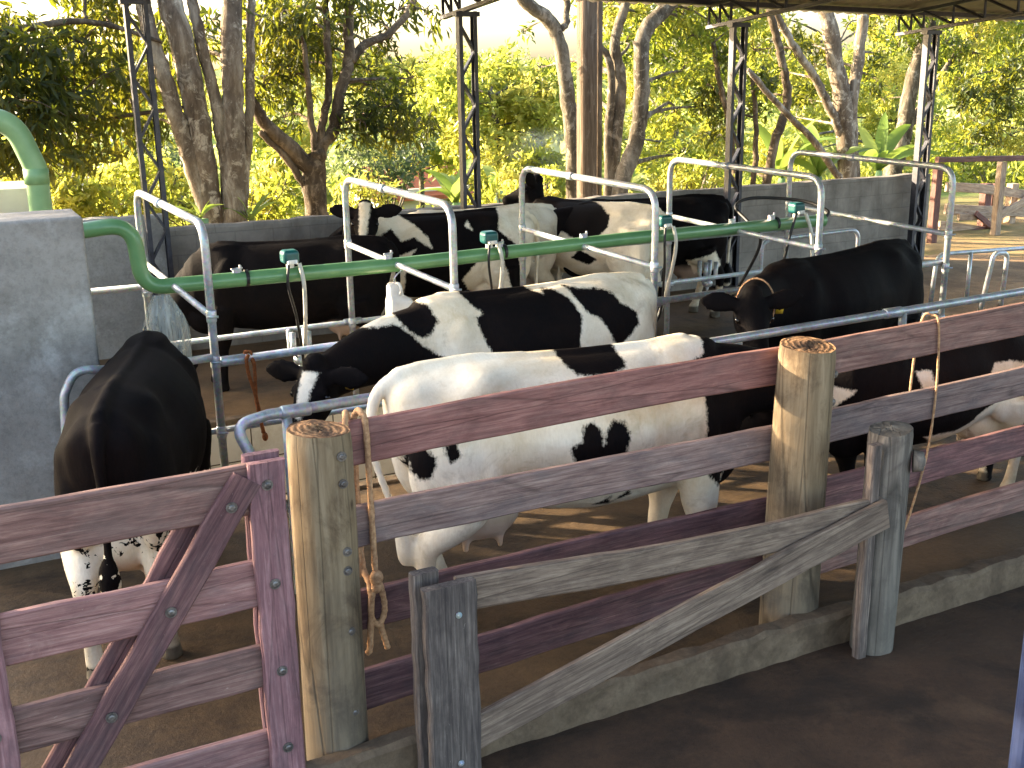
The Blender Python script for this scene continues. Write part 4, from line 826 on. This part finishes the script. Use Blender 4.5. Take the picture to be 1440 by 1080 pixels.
def px(lst, Y): return [at(a, b, Y) for a, b in lst]
def tree(label, Y, trunks, clumps, m='leaf_mid', bark='bark_mid', size=.16, per=110, limbs=True, extra=(), group=None, name='tree', dark=None, **kw):
    """trunks: (pixel line from the top down, width px top, width px bottom); clumps: (px,py,depth,radius)"""
    mb = MB(); allp = []; base = None
    for i, (line, wt, wb) in enumerate(trunks):
        line = [(l[0], l[1], l[2] if len(l) > 2 else 0) for l in line]
        pts = [at(a, b, Y+c) for a, b, c in line]; k = FPX/((pts[-1]-Vector((0, 0, CAMH))).dot(fw))**-1 if False else None
        dist = (pts[-1]-Vector((0, 0, CAMH))).dot(fw); s = dist/FPX
        if line[-1][1] > 200:
            e = pts[-1]; g = float(gz(e.x, e.y)); pts.append(Vector((e.x+(e.x-pts[-2].x)*.15, e.y, min(e.z-.25, g-.1))))
        allp += stems(mb, pts, wt*s/2, wb*s/2*(1.12 if line[-1][1] > 200 else 1), seed=i+int(Y*10), wob=.012*Y/13)
        if base is None or pts[-1].z < base.z: base = pts[-1]
    cl = [(*at(c[0], c[1], c[2]), c[3]) + ((c[4],) if len(c) > 4 else ()) for c in clumps] + list(extra)
    rnd = random.Random(int(Y*7)+len(clumps))
    if limbs:
        for c in cl:
            cv = Vector(c[:3]); q = min(allp, key=lambda p: (p-cv).length + max(0, p.z-cv.z)*.7)
            if (q-cv).length > .3:
                mid = (q+cv)/2 + Vector((rnd.uniform(-.12, .12), rnd.uniform(-.12, .12), rnd.uniform(-.02, .22)))*(q-cv).length*.6
                stems(mb, [q, mid, cv], .014+.012*(q-cv).length, .008, seed=rnd.randint(0, 999), wob=.012, n=5)
            for k in range(5):
                e = cv + Vector((rnd.uniform(-1, 1), rnd.uniform(-1, 1), rnd.uniform(-.7, .7)))*c[3]*.85; stems(mb, [cv, (cv+e)/2+Vector((0, 0, .05)), e], .011, .004, seed=k, wob=.01, n=3)
    gr = float(gz(base.x, base.y)); t = thing(name, (base.x, base.y, gr), label, 'tree', group)
    o = mb.build('trunk', bark, t, smooth=True)
    if cl: crown(cl, m, size, per, t, **kw)
    if dark: crown([(*at(c[0], c[1], c[2]), c[3]) for c in dark], 'leaf_dark', size*1.1, per*1.3, t, **kw)  # darker leaf clumps put deep shade into the crown's colour
    return t
kwm = dict(droop=.9, aspect=.26, sprig=11)
# dark mango foliage hanging in from the left edge
tree('dark leafed tree hanging in from the left edge behind the green riser', 13.6, [([(-150, -260), (-140, 0), (-120, 250)], 40, 60), ([(230, 60, -.1), (120, 30), (0, 45), (-140, 60)], 5, 16), ([(260, 150), (150, 165), (60, 158), (-140, 120)], 5, 14)],
     [(40, 75, 13.4, .55), (115, 60, 13.8, .5), (25, 140, 13.2, .6), (105, 140, 13.5, .6), (170, 120, 13.9, .45), (60, 195, 13.3, .5), (140, 190, 13.7, .45), (0, 215, 13.5, .4), (95, 215, 13.9, .35), (190, 175, 14.2, .35), (150, 20, 14.2, .45), (20, 30, 14, .35), (-60, 60, 13.5, .8), (-80, 180, 13.5, .8), (110, -40, 14, .5)], 'leaf_dark', 'bark_dark', .19, 130, **kwm)
tree('pale barked tree with five trunks rising behind the left part of the wall', 13.6,
     [([(192, -40), (200, 5), (222, 80), (247, 160), (269, 227), (292, 310)], 20, 24), ([(222, -60), (240, 5), (268, 117), (283, 200), (297, 310)], 32, 30), ([(262, -30), (270, 5), (285, 67), (303, 143), (311, 190), (318, 240)], 14, 18),
      ([(322, -60), (325, 5), (327, 100), (328, 200), (328, 312)], 25, 34), ([(354, -30), (353, 5), (352, 100), (349, 190), (344, 240), (342, 312)], 11, 14)],
     [(228, 110, 14.4, .3, .7), (255, 60, 14.6, .35, .7), (215, 170, 14.2, .25), (320, -70, 13.6, .6), (200, -90, 13.8, .5), (300, 30, 14.8, .35, .7), (290, 70, 15.2, .35, .7), (235, 30, 14.6, .35, .8), (375, 30, 14.6, .4, .8)], 'leaf_dark', 'bark_pale', .18, 90, **kwm)
tree('low forked tree with a dark crown right of the five trunked tree', 14.8,
     [([(446, 215), (440, 250), (445, 300), (446, 320)], 26, 34), ([(352, 140), (372, 172), (395, 195), (425, 225), (443, 262)], 15, 26), ([(365, 185), (395, 215), (425, 255), (436, 285)], 8, 12), ([(497, -30), (490, 30), (492, 80), (478, 130), (468, 185), (448, 226)], 13, 18), ([(600, -40), (575, 15), (545, 48), (515, 62), (492, 85)], 8, 13), ([(455, -30), (460, 60), (463, 120), (455, 170), (450, 215)], 9, 12), ([(428, 60), (432, 110), (438, 170), (443, 215)], 7, 10)],
     [(545, 150, 14.6, .50), (510, 170, 14.4, .38), (580, 165, 14.9, .32), (520, 120, 15.2, .3), (560, 185, 14.5, .3), (385, 60, 15.2, .5), (410, 110, 15.3, .45), (370, 125, 15, .35), (430, 40, 15.5, .5), (470, 40, 15.7, .35, .7), (500, 90, 15.6, .28, .7), (395, 10, 15.4, .6), (400, 165, 15.6, .35, .7), (560, 15, 15, .35, .7), (600, 20, 15.2, .25, .6), (400, 15, 14.3, .4), (450, 75, 15.8, .3), (480, -10, 14.6, .45), (545, 60, 15.2, .22, .7), (520, 25, 15.4, .3, .7), (425, 90, 15.9, .35), (580, 110, 15.2, .22, .7), (500, 0, 15.4, .4, .7), (530, 75, 15.6, .22, .6)], 'leaf_dark', 'bark_dark', .18, 130, **kwm)
tree('tall tree with a curving trunk left of the timber pole', 15.5, [([(715, -30), (742, 5), (775, 32), (790, 75), (797, 130), (805, 190), (808, 290)], 16, 22), ([(790, 40), (797, 25), (795, -30)], 11, 9), ([(878, -40), (880, 5), (864, 62), (873, 105), (869, 165), (857, 280)], 11, 18), ([(835, 60), (858, 90), (857, 180), (855, 280)], 9, 14)],
     [(845, 20, 16.5, .5), (880, 60, 16.8, .5), (760, 95, 17.5, .16, .8), (735, 45, 17, .12, .7), (840, 100, 17, .4), (900, 20, 16.5, .4), (830, 150, 18, .4, .7), (830, -20, 16.5, .4)], 'leaf_mid', 'bark_mid', .15, 110, droop=.4, aspect=.34, sprig=10)
tree('bent tree trunk leaning right just right of the timber pole', 15.0, [([(962, -50), (943, 2), (910, 40), (902, 75), (902, 140), (893, 205), (873, 262)], 20, 22)],
     [(930, 40, 15.6, .45), (960, 100, 15.8, .5), (975, 50, 15.5, .4), (950, 160, 16.2, .45), (985, 150, 16, .4), (930, 110, 16.4, .35), (1000, 30, 15.4, .35), (960, 20, 15.2, .4), (980, -60, 15, .9), (920, -80, 15, .8), (960, 215, 16.8, .35)], 'leaf_mid', 'bark_mid', .15, 120, droop=.4, aspect=.34, sprig=10)
_r = random.Random(41); _cl = []  # unseen tree, added to keep sun off the gate and dapple the lane
for k in range(28):
    _cl.append((_r.uniform(-9, -5.5), _r.uniform(8, 15.2), _r.uniform(1.6, 6.0), _r.uniform(.7, 1.2)))
_cl += [(-7, 17.5, 6.0, .9), (-6.5, 19, 5.2, .8), (-8, 18.2, 7, 1.0), (-7.5, 16.6, 4.4, .7)]
_cl += [(-6.5, 10.0, 3.2, 1.1), (-6.8, 11.2, 3.6, 1.1), (-6.6, 10.6, 2.2, 1.0), (-6.4, 11.8, 4.3, 1.0), (-6.2, 9.2, 3.9, 1.0)]  # denser clumps added to block sun on the gate and left log
mbt = MB(); stems(mbt, [(-7.4, 11.5, 5.2), (-7.2, 11.2, 3), (-7.3, 11, 1.2), (-7.3, 11, -1.3)], .10, .24, 5)
for c in _cl[:16]: stems(mbt, [(-7.2, 11.2, 2.6+.1*_cl.index(c)), ((-7.2+c[0])/2, (11.2+c[1])/2, (3.2+c[2])/2+.3), c[:3]], .05, .012, 6)
bt = thing('tree', (-7.3, 11, -1.25), 'unseen big dark tree added left of the shed to shade the gate', 'tree'); mbt.build('trunk', 'bark_dark', bt, smooth=True); crown(_cl, 'leaf_dark', .26, 34, bt, **kwm)
# timber pole
pt = at(825, 275, 14.0)
pole = MB(); k = pt.y/FPX*1.13
for (dx, dy, w, dp, top) in ((0, 0, .27, .25, 9), (.26, .12, .1, .12, 8.6)):
    rings = []
    for i in range(15):
        z = -.6+(top+.6)*i/14; s_ = 1-.06*i/14; rings.append([(pt.x+dx+s_*w/2*math.copysign(abs(math.cos(a))**.7, math.cos(a)), pt.y+dy+s_*dp/2*math.copysign(abs(math.sin(a))**.7, math.sin(a)), z) for a in [2*PI*j/20 for j in range(20)]])
    pole.loft(rings)
po = pole.build('timber_pole', None, origin=(pt.x, pt.y, 0)); 
def polemat():
    t = NT('weathered_pole'); v = t.co((14, 14, .8)); c = t.ramp(t.noise(v, 2, 8, .7, .5), [(.28, lin((60, 48, 38))), (.5, lin((94, 80, 66))), (.75, lin((130, 116, 100)))])
    w_ = t.ramp(t.noise(t.co((3, 3, 1.2)), 2.2, 8, .75, .8), [(.57, (0, 0, 0)), (.68, (1, 1, 1))]); c = t.mix(t.math('MULTIPLY', w_, .45), c, lin((160, 150, 136)))
    t.bump(t.noise(v, 4, 6, .7), .6, .02); return t.fin(c, .9, 0, .2)
po.data.materials.append(polemat()); tag(po, 'thick weathered timber pole standing behind the wall between curved trunks', 'pole')
tree('pale forked tree right of the middle, behind the wall and banana leaves', 15.8, [([(1150, -20), (1162, 20), (1175, 85), (1185, 150), (1192, 262)], 18, 27), ([(1216, -20), (1214, 20), (1207, 85), (1198, 150), (1200, 250)], 14, 17), ([(1085, 5), (1093, 22), (1118, 68), (1146, 110), (1166, 150), (1184, 190)], 9, 13)],
     [(1130, 60, 16.6, .4), (1100, 100, 16.8, .45), (1060, 70, 16.4, .45), (1145, 95, 17.2, .35), (1230, 75, 16.8, .3), (1135, 140, 17.4, .3, .8), (1225, 110, 17, .25), (1090, 45, 16.2, .3, .7), (1160, -60, 16, .9), (1240, -60, 16, .7), (1120, 165, 18, .35, .7)], 'leaf_mid', 'bark_pale', .15, 120, dark=[(1128, 130, 16.4, .3), (1232, 85, 16.2, .26), (1150, 80, 16.3, .25), (1125, 60, 16.0, .3), (1225, 120, 16.4, .2)], droop=.5, aspect=.32, sprig=10)
tree('slim dark leaning tree behind the fourth lattice column', 15.4, [([(1080, 0), (1088, 40), (1100, 85), (1107, 143), (1093, 190), (1077, 262)], 10, 13), ([(1003, 60), (1012, 115), (1026, 180), (1035, 262)], 6, 10), ([(1058, 100), (1063, 200), (1060, 262)], 6, 9)],
     [(1010, 100, 15.8, .4), (1030, 40, 15.4, .4), (1000, 190, 16.2, .35), (1020, 230, 16.5, .3), (1070, 130, 16, .35), (1015, 150, 16, .4), (985, 120, 16.2, .4), (1030, -60, 15, .8)], 'leaf_mid', 'bark_dark', .15, 120, dark=[(1015, 175, 15.6, .34), (1075, 110, 15.2, .3), (1065, 160, 15.8, .28), (1000, 130, 15.7, .3), (1020, 80, 15.3, .25)], droop=.5, aspect=.32, sprig=10)
lg_ = MB(); stems(lg_, px([(1052, 98), (1103, 157), (1143, 197), (1180, 250)], 14.6), .045, .06, 3, .01); e = at(1180, 250, 14.6); stems(lg_, [e, e+Vector((.35, 0, -1.3))], .06, .065, 4)
tag(lg_.build('fallen_trunk', 'bark_pale', smooth=True), 'thin pale fallen trunk leaning diagonally among the banana leaves', 'trunk')
tree('leaning dark tree between the forked tree and the rightmost lattice column', 17.5, [([(1312, 30), (1290, 85), (1278, 140), (1271, 187), (1254, 246)], 17, 26), ([(1385, 40), (1345, 75), (1310, 125), (1277, 180)], 6, 10)],
     [(1265, 60, 17.8, .5), (1330, 60, 17.5, .5), (1290, 20, 17.4, .5), (1345, 130, 17.6, .4), (1375, 75, 17.2, .55), (1240, 140, 18.5, .35, .7), (1320, 170, 18, .3, .7), (1300, -80, 17, 1.0)], 'leaf_mid', 'bark_mid', .16, 110, droop=.5, aspect=.32, sprig=10)
tree('broad leafy tree filling the right edge above the old plank fence', 16.0, [([(1500, -50), (1490, 100), (1480, 262)], 30, 44)],
     [(1400, 130, 15.8, .6), (1430, 60, 15.6, .6), (1370, 170, 16.4, .5), (1420, 190, 16, .55), (1350, 110, 16.6, .45), (1440, 150, 15.5, .5), (1345, 200, 17.2, .35), (1440, -20, 15.6, .7), (1380, 20, 16, .6), (1500, 60, 15.6, .9)], 'leaf_mid', 'bark_mid', .16, 130, dark=[(1400, 150, 15.5, .4), (1360, 130, 15.9, .35), (1430, 100, 15.3, .35), (1385, 190, 16.0, .3)], droop=.5, aspect=.3, sprig=10)
# feathery sunlit trees between the columns and down the slope
FE = dict(droop=.15, aspect=.42, sprig=12)
for (lab, Y, trunk, cl) in (
    ('feathery yellow green tree behind the second lattice column', 21.0, ([(690, 130), (700, 190), (705, 262)], 8, 12), [(640, 150, 21, .9), (690, 130, 21.5, .8), (740, 140, 21, .8), (660, 195, 20.5, .7), (720, 185, 21, .8), (765, 120, 21.5, .7), (610, 120, 22, .7), (700, 95, 22, .6), (770, 170, 20.6, .6)]),
    ('sunlit bushy tree behind the curving trunk left of the pole', 20.0, ([(760, 200), (762, 262)], 6, 9), [(690, 235, 19.6, .6), (740, 230, 19.5, .65), (780, 240, 19.8, .5), (720, 262, 19, .5), (770, 262, 19, .45), (680, 262, 19, .45)]),
    ('sunlit yellow green tree between the pole and the fourth column', 23.0, ([(950, 180), (952, 262)], 7, 10), [(930, 220, 23, .8), (985, 200, 23, .8), (960, 250, 22, .7), (1020, 215, 23, .7), (920, 170, 24, .8), (900, 120, 25, .8), (850, 200, 23, .7), (1000, 250, 21.5, .5)]),
    ('sunlit yellow tree seen through the gap left of the rightmost column', 24.0, ([(1260, 160), (1262, 246)], 7, 10), [(1240, 190, 24, .9), (1225, 140, 24.5, .8), (1290, 160, 24, .8), (1310, 215, 23, .7), (1260, 110, 25, .9), (1150, 170, 25, .8), (1130, 215, 24, .7), (1080, 215, 24, .8), (1330, 190, 24, .7)]),
    ('bright leafy tree seen between the forked trunk and the second column', 24.0, ([(590, 190), (592, 255)], 6, 8), [(560, 215, 24, .7), (600, 205, 24, .7), (570, 120, 26, .9), (620, 170, 25, .7), (630, 230, 24, .5)]),
    ('bright leafy tree behind the forked tree at left centre', 22.0, ([(400, 240), (402, 300)], 6, 9), [(395, 235, 22, .6), (380, 200, 23, .6), (410, 275, 21.5, .5), (370, 262, 21.5, .5), (385, 290, 20, .4), (420, 200, 24, .6)])):
    tree(lab, Y, [trunk], cl, 'leaf_bright', 'bark_mid', .17, 120, **FE)
for (lab, Y, trunk, cl) in (
    ('tall mid green tree far behind, left of the second lattice column', 27, ([(520, 60), (525, 190)], 6, 9), [(500, 100, 27, .9), (560, 110, 27, .8), (430, 90, 27, 1.0), (610, 100, 27, .7), (400, 40, 28, 1.0), (350, 80, 28, 1.0), (640, 90, 28, .6)]),
    ('tall mid green tree far behind, right of the timber pole', 28, ([(930, 60), (935, 200)], 6, 9), [(900, 60, 28, 1.1), (960, 40, 28, 1.2), (930, 100, 28, 1.0), (1000, 80, 28, 1.1), (870, 90, 28, .8), (1030, 30, 28, 1.2), (880, 20, 28.5, .9), (960, -20, 28, 1.1)]),
    ('tall mid green tree far behind the pale forked tree', 29, ([(1180, 60), (1184, 190)], 6, 9), [(1060, 100, 29, 1.0), (1110, 120, 29, 1.1), (1220, 100, 29, 1.1), (1250, 40, 29, 1.1), (1080, 20, 29, 1.1), (1060, 60, 29, 1.0), (1160, 130, 29, 1.0), (1215, 30, 30, .7), (1270, 90, 29, 1.0)]),
    ('tall mid green tree far behind the rightmost lattice column', 28, ([(1350, 60), (1354, 190)], 6, 9), [(1310, 60, 28, 1.1), (1360, 30, 28, 1.2), (1410, 60, 28, 1.2), (1340, 100, 28, 1.1), (1400, 110, 28, 1.1), (1450, 20, 28, 1.2), (1300, 10, 28.5, .9)]),
    ('tall mid green tree far behind the dark crown at the upper left', 27, ([(120, 60), (124, 190)], 6, 9), [(60, 90, 27, 1.1), (130, 120, 27, 1.1), (190, 90, 27, 1.1), (250, 120, 27, 1.0), (20, 150, 27, 1.0), (170, 160, 26, .8), (230, 60, 28, 1.0), (130, 50, 28, .8)])):
    tree(lab, Y, [trunk], cl, 'leaf_mid' if Y > 27 else 'leaf_bright', 'bark_mid', .22, 60, droop=.3, aspect=.42, sprig=12)
def shrub(label, cl, m='leaf_bright', size=.12, per=200, cat='shrub', name='shrub', **kw):
    C_ = [(*at(c[0], c[1], c[2]), c[3]) for c in cl]; b = C_[0]; bx, by = sum(c[0] for c in C_)/len(C_), sum(c[1] for c in C_)/len(C_); g = float(gz(bx, by))
    t = thing(name, (bx, by, g), label, cat); mb = MB(); rnd = random.Random(int(bx*100))
    for c in C_:
        for k in range(4): stems(mb, [(bx+rnd.uniform(-.1, .1), by+rnd.uniform(-.1, .1), g-.1), ((bx+c[0])/2+rnd.uniform(-.1, .1), (by+c[1])/2, (g+c[2])/2), (c[0]+rnd.uniform(-.5, .5)*c[3], c[1], c[2]+rnd.uniform(-.3, .7)*c[3])], .02, .006, k, .01, 4)
    mb.build('stem', 'bark_mid', t, smooth=True); crown(C_, m, size, per, t, 'foliage', **kw); return t
SK = dict(droop=-.1, aspect=.42, sprig=10)
shrub('bright green bush behind the green riser at the far left', [(15, 250, 15.5, .45), (60, 262, 15.2, .5), (100, 270, 15, .45), (110, 285, 14.8, .4), (75, 290, 14.6, .4)], **SK)
shrub('bright green bush between the riser and the leftmost lattice column', [(150, 262, 15.4, .45), (180, 245, 15.8, .45), (220, 250, 15.8, .45), (215, 280, 15.2, .35), (135, 285, 14.8, .4), (245, 270, 15.4, .3)], **SK)
shrub('dark blue green bush behind the bright bushes at left', [(110, 235, 19, .7), (165, 215, 20, .7), (225, 215, 20, .6), (95, 270, 18, .5), (200, 195, 21, .5), (250, 235, 19, .5)], 'leaf_blue', .12, 170, **SK)
shrub('dark grey green bush under the dark crown left of the second column', [(520, 215, 19, .6), (560, 225, 19.5, .6), (545, 255, 19, .5), (590, 200, 20, .4), (500, 250, 19, .4), (490, 205, 20, .4)], 'leaf_blue', .13, 150, **SK)
shrub('leafy yellow green bush behind the head of the cow looking at the camera', [(500, 275, 15.5, .28), (540, 275, 15.5, .25), (480, 262, 16, .25), (515, 255, 16, .2)], 'leaf_bright', .16, 160, droop=.6, aspect=.25, sprig=10)
shrub('green bush behind the base of the five trunked tree', [(370, 285, 15.6, .35), (390, 262, 16, .3), (240, 300, 14.6, .25), (260, 285, 14.8, .2)], 'leaf_mid', .14, 170, **SK)
shrub('low sunlit bush behind the wall under the curving trunk', [(690, 280, 14.8, .25), (730, 275, 14.9, .25), (770, 280, 14.7, .22), (720, 255, 15.6, .28), (775, 250, 15.6, .25)], 'leaf_bright', .11, 220, **SK)
shrub('low sunlit bush behind the wall right of the timber pole', [(930, 262, 15, .25), (970, 255, 15.2, .28), (1010, 262, 15, .22), (950, 240, 15.8, .28), (995, 235, 16, .28)], 'leaf_bright', .11, 220, **SK)
shrub('bush behind the old plank fence at the right edge', [(1340, 225, 21, .7), (1380, 235, 21, .8), (1420, 225, 21, .8), (1350, 262, 20, .5), (1410, 262, 20, .5), (1445, 250, 20, .6)], 'leaf_mid', .13, 190, **SK)
# banana plants and strap leaved plants
def blade(mb, base, d, L, w, bend, roll=0, n=10):
    base = Vector(base); d = Vector(d).normalized(); sd_ = d.cross(Vector((0, 0, 1))); sd_ = sd_.normalized() if sd_.length > .05 else Vector((1, 0, 0))
    hd = Vector((d.x, d.y, 0)); hd = hd.normalized() if hd.length > .01 else Vector((1, 0, 0)); ring = []
    vs = []; fs = []
    p = base.copy(); dr = d.copy()
    for i in range(n+1):
        u = i/n; ww = w*.5*(math.sin(PI*min(1, u*.93+.07))**.6) if u < 1 else .003
        s2 = (sd_*math.cos(roll) + dr.cross(sd_)*math.sin(roll)).normalized(); nr = s2.cross(dr)
        vs += [p+s2*ww+nr*ww*.25, p, p-s2*ww+nr*ww*.25]
        p = p+dr*(L/n); dr = (dr+Vector((0, 0, -bend/n))+hd*bend*.2/n).normalized()
    for i in range(n):
        a = i*3; fs += [(a, a+1, a+4, a+3), (a+1, a+2, a+5, a+4)]
    mb.add(vs, fs)
def banana(label, p, Lf, n, seed, w=.22, h=1.2, m='banana'):
    rnd = random.Random(seed); p = Vector(p); g = float(gz(p.x, p.y)); t = thing('banana_plant', (p.x, p.y, g), label, 'plant', 'banana plants beyond the wall')
    b = MB(); b.tube([(p.x, p.y, g-.1), (p.x, p.y, g+.5), (p.x+.03, p.y, p.z)], [.11, .09, .06], 12); b.build('stem', 'green_pvc_old', t, smooth=True)
    for k in range(n):
        a = 2*PI*k/n+rnd.uniform(-.4, .4); b = MB(); el = rnd.uniform(.7, 1.35)
        blade(b, p, (math.cos(a)*math.cos(el), math.sin(a)*math.cos(el), math.sin(el)), Lf*rnd.uniform(.75, 1.1), w*rnd.uniform(.8, 1.15), rnd.uniform(.5, 1.4), rnd.uniform(-.9, .9))
        o = b.build('leaf', m, t, smooth=True)
        a_ = o.data.attributes.new('tint', 'FLOAT', 'POINT'); a_.data.foreach_set('value', np.full(len(o.data.vertices), rnd.random(), dtype=np.float32))
banana('banana plant with upright leaves behind the fourth lattice column', at(1098, 250, 16.5), 1.25, 9, 3)
banana('banana plant left of the pale forked trunk', at(1150, 248, 16.2), 1.15, 9, 4)
banana('banana plant right of the pale forked trunk', at(1235, 240, 16.8), 1.25, 9, 5)
banana('banana plant low behind the second lattice column', at(640, 285, 17.5), .9, 7, 6, .26)
banana('banana plant with one tall leaf right of the second lattice column', at(700, 265, 17.8), .6, 3, 8, .2)
banana('strap leaved plant at the base of the five trunked tree', at(352, 312, 13.4), .5, 9, 9, .07)
banana('small strap leaved plant in front of the second bush left of the five trunks', at(282, 308, 13.1), .35, 8, 10, .05)
# house on the slope
hp = at(603, 262, 27); house = thing('small_house', (hp.x, hp.y, -3.3), 'small house with terracotta tile roof down the slope, seen over the back cow', 'house')
hb = MB(); hb.box((hp.x, hp.y+1.4, -1.75), (2.6, 2.6, 3.1)); hb.build('wall', 'house_wall', house)
hb = MB(); zr = hp.z+.32
hb.loft([[(hp.x-1.55, hp.y-.1, zr-.55), (hp.x-1.55, hp.y+1.4, zr+.15), (hp.x-1.55, hp.y+2.9, zr-.55), (hp.x-1.55, hp.y+2.9, zr-.65), (hp.x-1.55, hp.y+1.4, zr+.05), (hp.x-1.55, hp.y-.1, zr-.65)], [(hp.x+1.55, hp.y-.1, zr-.55), (hp.x+1.55, hp.y+1.4, zr+.15), (hp.x+1.55, hp.y+2.9, zr-.55), (hp.x+1.55, hp.y+2.9, zr-.65), (hp.x+1.55, hp.y+1.4, zr+.05), (hp.x+1.55, hp.y-.1, zr-.65)]]); hb.build('roof', 'tile_roof', house)
hb = MB(); hb.box((hp.x-.4, hp.y+.085, -1.2), (.7, .04, .8)); hb.build('window', 'dark_glass', house)
# woods on the far slope: one mass
n = 520; cl = []
for i in range(n):
    Y = float(RNG.uniform(32, 170)); X = float(RNG.uniform(-.35*Y-4, 1.55*Y+10)); r = float(RNG.uniform(1.4, 2.8))*(.75+Y/220)
    g = float(gz(X, Y)); cl.append((X, Y, g+r*.7, r, .9))
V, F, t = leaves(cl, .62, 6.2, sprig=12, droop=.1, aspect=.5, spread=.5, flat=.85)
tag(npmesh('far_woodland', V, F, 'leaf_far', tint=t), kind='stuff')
# undergrowth on the slope beyond the wall
cl = [(float(x), float(y), float(gz(x, y))+.2, float(RNG.uniform(.4, .9))) for x, y in zip(RNG.uniform(-4, 40, 190), RNG.uniform(16.5, 34, 190)) if not (x > 14 and y < 18)]
V, F, t = leaves(cl, .22, 34, sprig=10, droop=-.2, aspect=.4)
tag(npmesh('undergrowth', V, F, 'leaf_bright', tint=t), kind='stuff')

# thin smoke rising from the slope
c = at(766, 212, 19.5); mb = MB(); mb.ell(c, (1.0, .6, .5), None, 20, 12)
sm_ = mb.build('smoke', None, smooth=True); sm_['kind'] = 'stuff'
t = NT('smoke_volume'); pv = t.n('ShaderNodeVolumePrincipled'); pv.inputs['Color'].default_value = (.86, .9, .96, 1)
nz = t.ramp(t.noise(t.co((1, 1, 1.2), rnd=False), 2.2, 5, .6, .5), [(.42, (0, 0, 0)), (.7, (1, 1, 1))]); vs = t.n('ShaderNodeVectorMath', operation='SUBTRACT'); vs.inputs[1].default_value = (.5, .5, .5); t.l(t.tc.outputs['Generated'], vs.inputs[0])
vl = t.n('ShaderNodeVectorMath', operation='LENGTH'); t.l(vs.outputs[0], vl.inputs[0]); fo = t.math('MAXIMUM', t.math('SUBTRACT', 1.0, t.math('MULTIPLY', vl.outputs['Value'], 2.05)), 0.0)
t.l(t.math('MULTIPLY', t.math('MULTIPLY', nz, fo), 1.5), pv.inputs['Density'])
t.t.nodes.remove(t.b); t.l(pv.outputs[0], t.out.inputs['Volume']); sm_.data.materials.append(t.m)

# ------------------------------------------------------------------ old plank fences at the right
of = thing('plank_fence', (15, 13, 0), 'old broken sunlit plank fence outside at the right edge', 'fence')
YO = 13.6
def old(p, q, w, th=.05, m='sun_wood', dy=0): a = at(p[0], p[1], YO); b = at(q[0], q[1], YO); return plank('plank', a+Vector((0, dy, 0)), b+Vector((0, dy, 0)), w, th, m, of, warp=.02)
for (p, q, w) in (((1330, 262), (1460, 275), .16), ((1330, 292), (1470, 302), .17), ((1320, 318), (1460, 330), .15), ((1385, 332), (1470, 342), .16)): old(p, q, w)
old((1335, 345), (1400, 338), .13, m='brown_beam'); old((1395, 356), (1470, 362), .14); old((1340, 304), (1385, 300), .12, dy=-.12)
plank('plank', at(1372, 300, YO-.16), at(1425, 345, YO-.16), .1, .04, 'brown_beam', of)
plank('plank', at(1390, 312, YO-.1), at(1462, 270, YO-.1), .14, .04, 'sun_wood', of)
plank('plank', at(1310, 345, YO-.1), at(1400, 318, YO-.1), .12, .04, 'brown_beam', of)
for (x, m) in ((1388, 'brown_beam'), (1401, 'brown_beam'), (1425, 'sun_wood')): 
    a = at(x, 258, YO+.08); plank('post', (a.x, a.y, -.1), (a.x, a.y, a.z), .16, .14, m, of, up=(1, 0, 0))
hr = thing('hitch_rail', (14, 12.9, 0), 'straight brown beam on posts in front of the old plank fence', 'rail')
a = at(1318, 224, 12.9); b = at(1520, 222, 12.9); plank('beam', a, b, .085, .08, 'brown_beam', hr)
for q, m in ((at(1322, 228, 12.9), 'brown_beam'), (at(1412, 226, 12.95), 'sun_wood')): plank('post', (q.x, q.y+.03, -.1), (q.x, q.y+.03, q.z-.02), .13, .11, m, hr, up=(1, 0, 0))
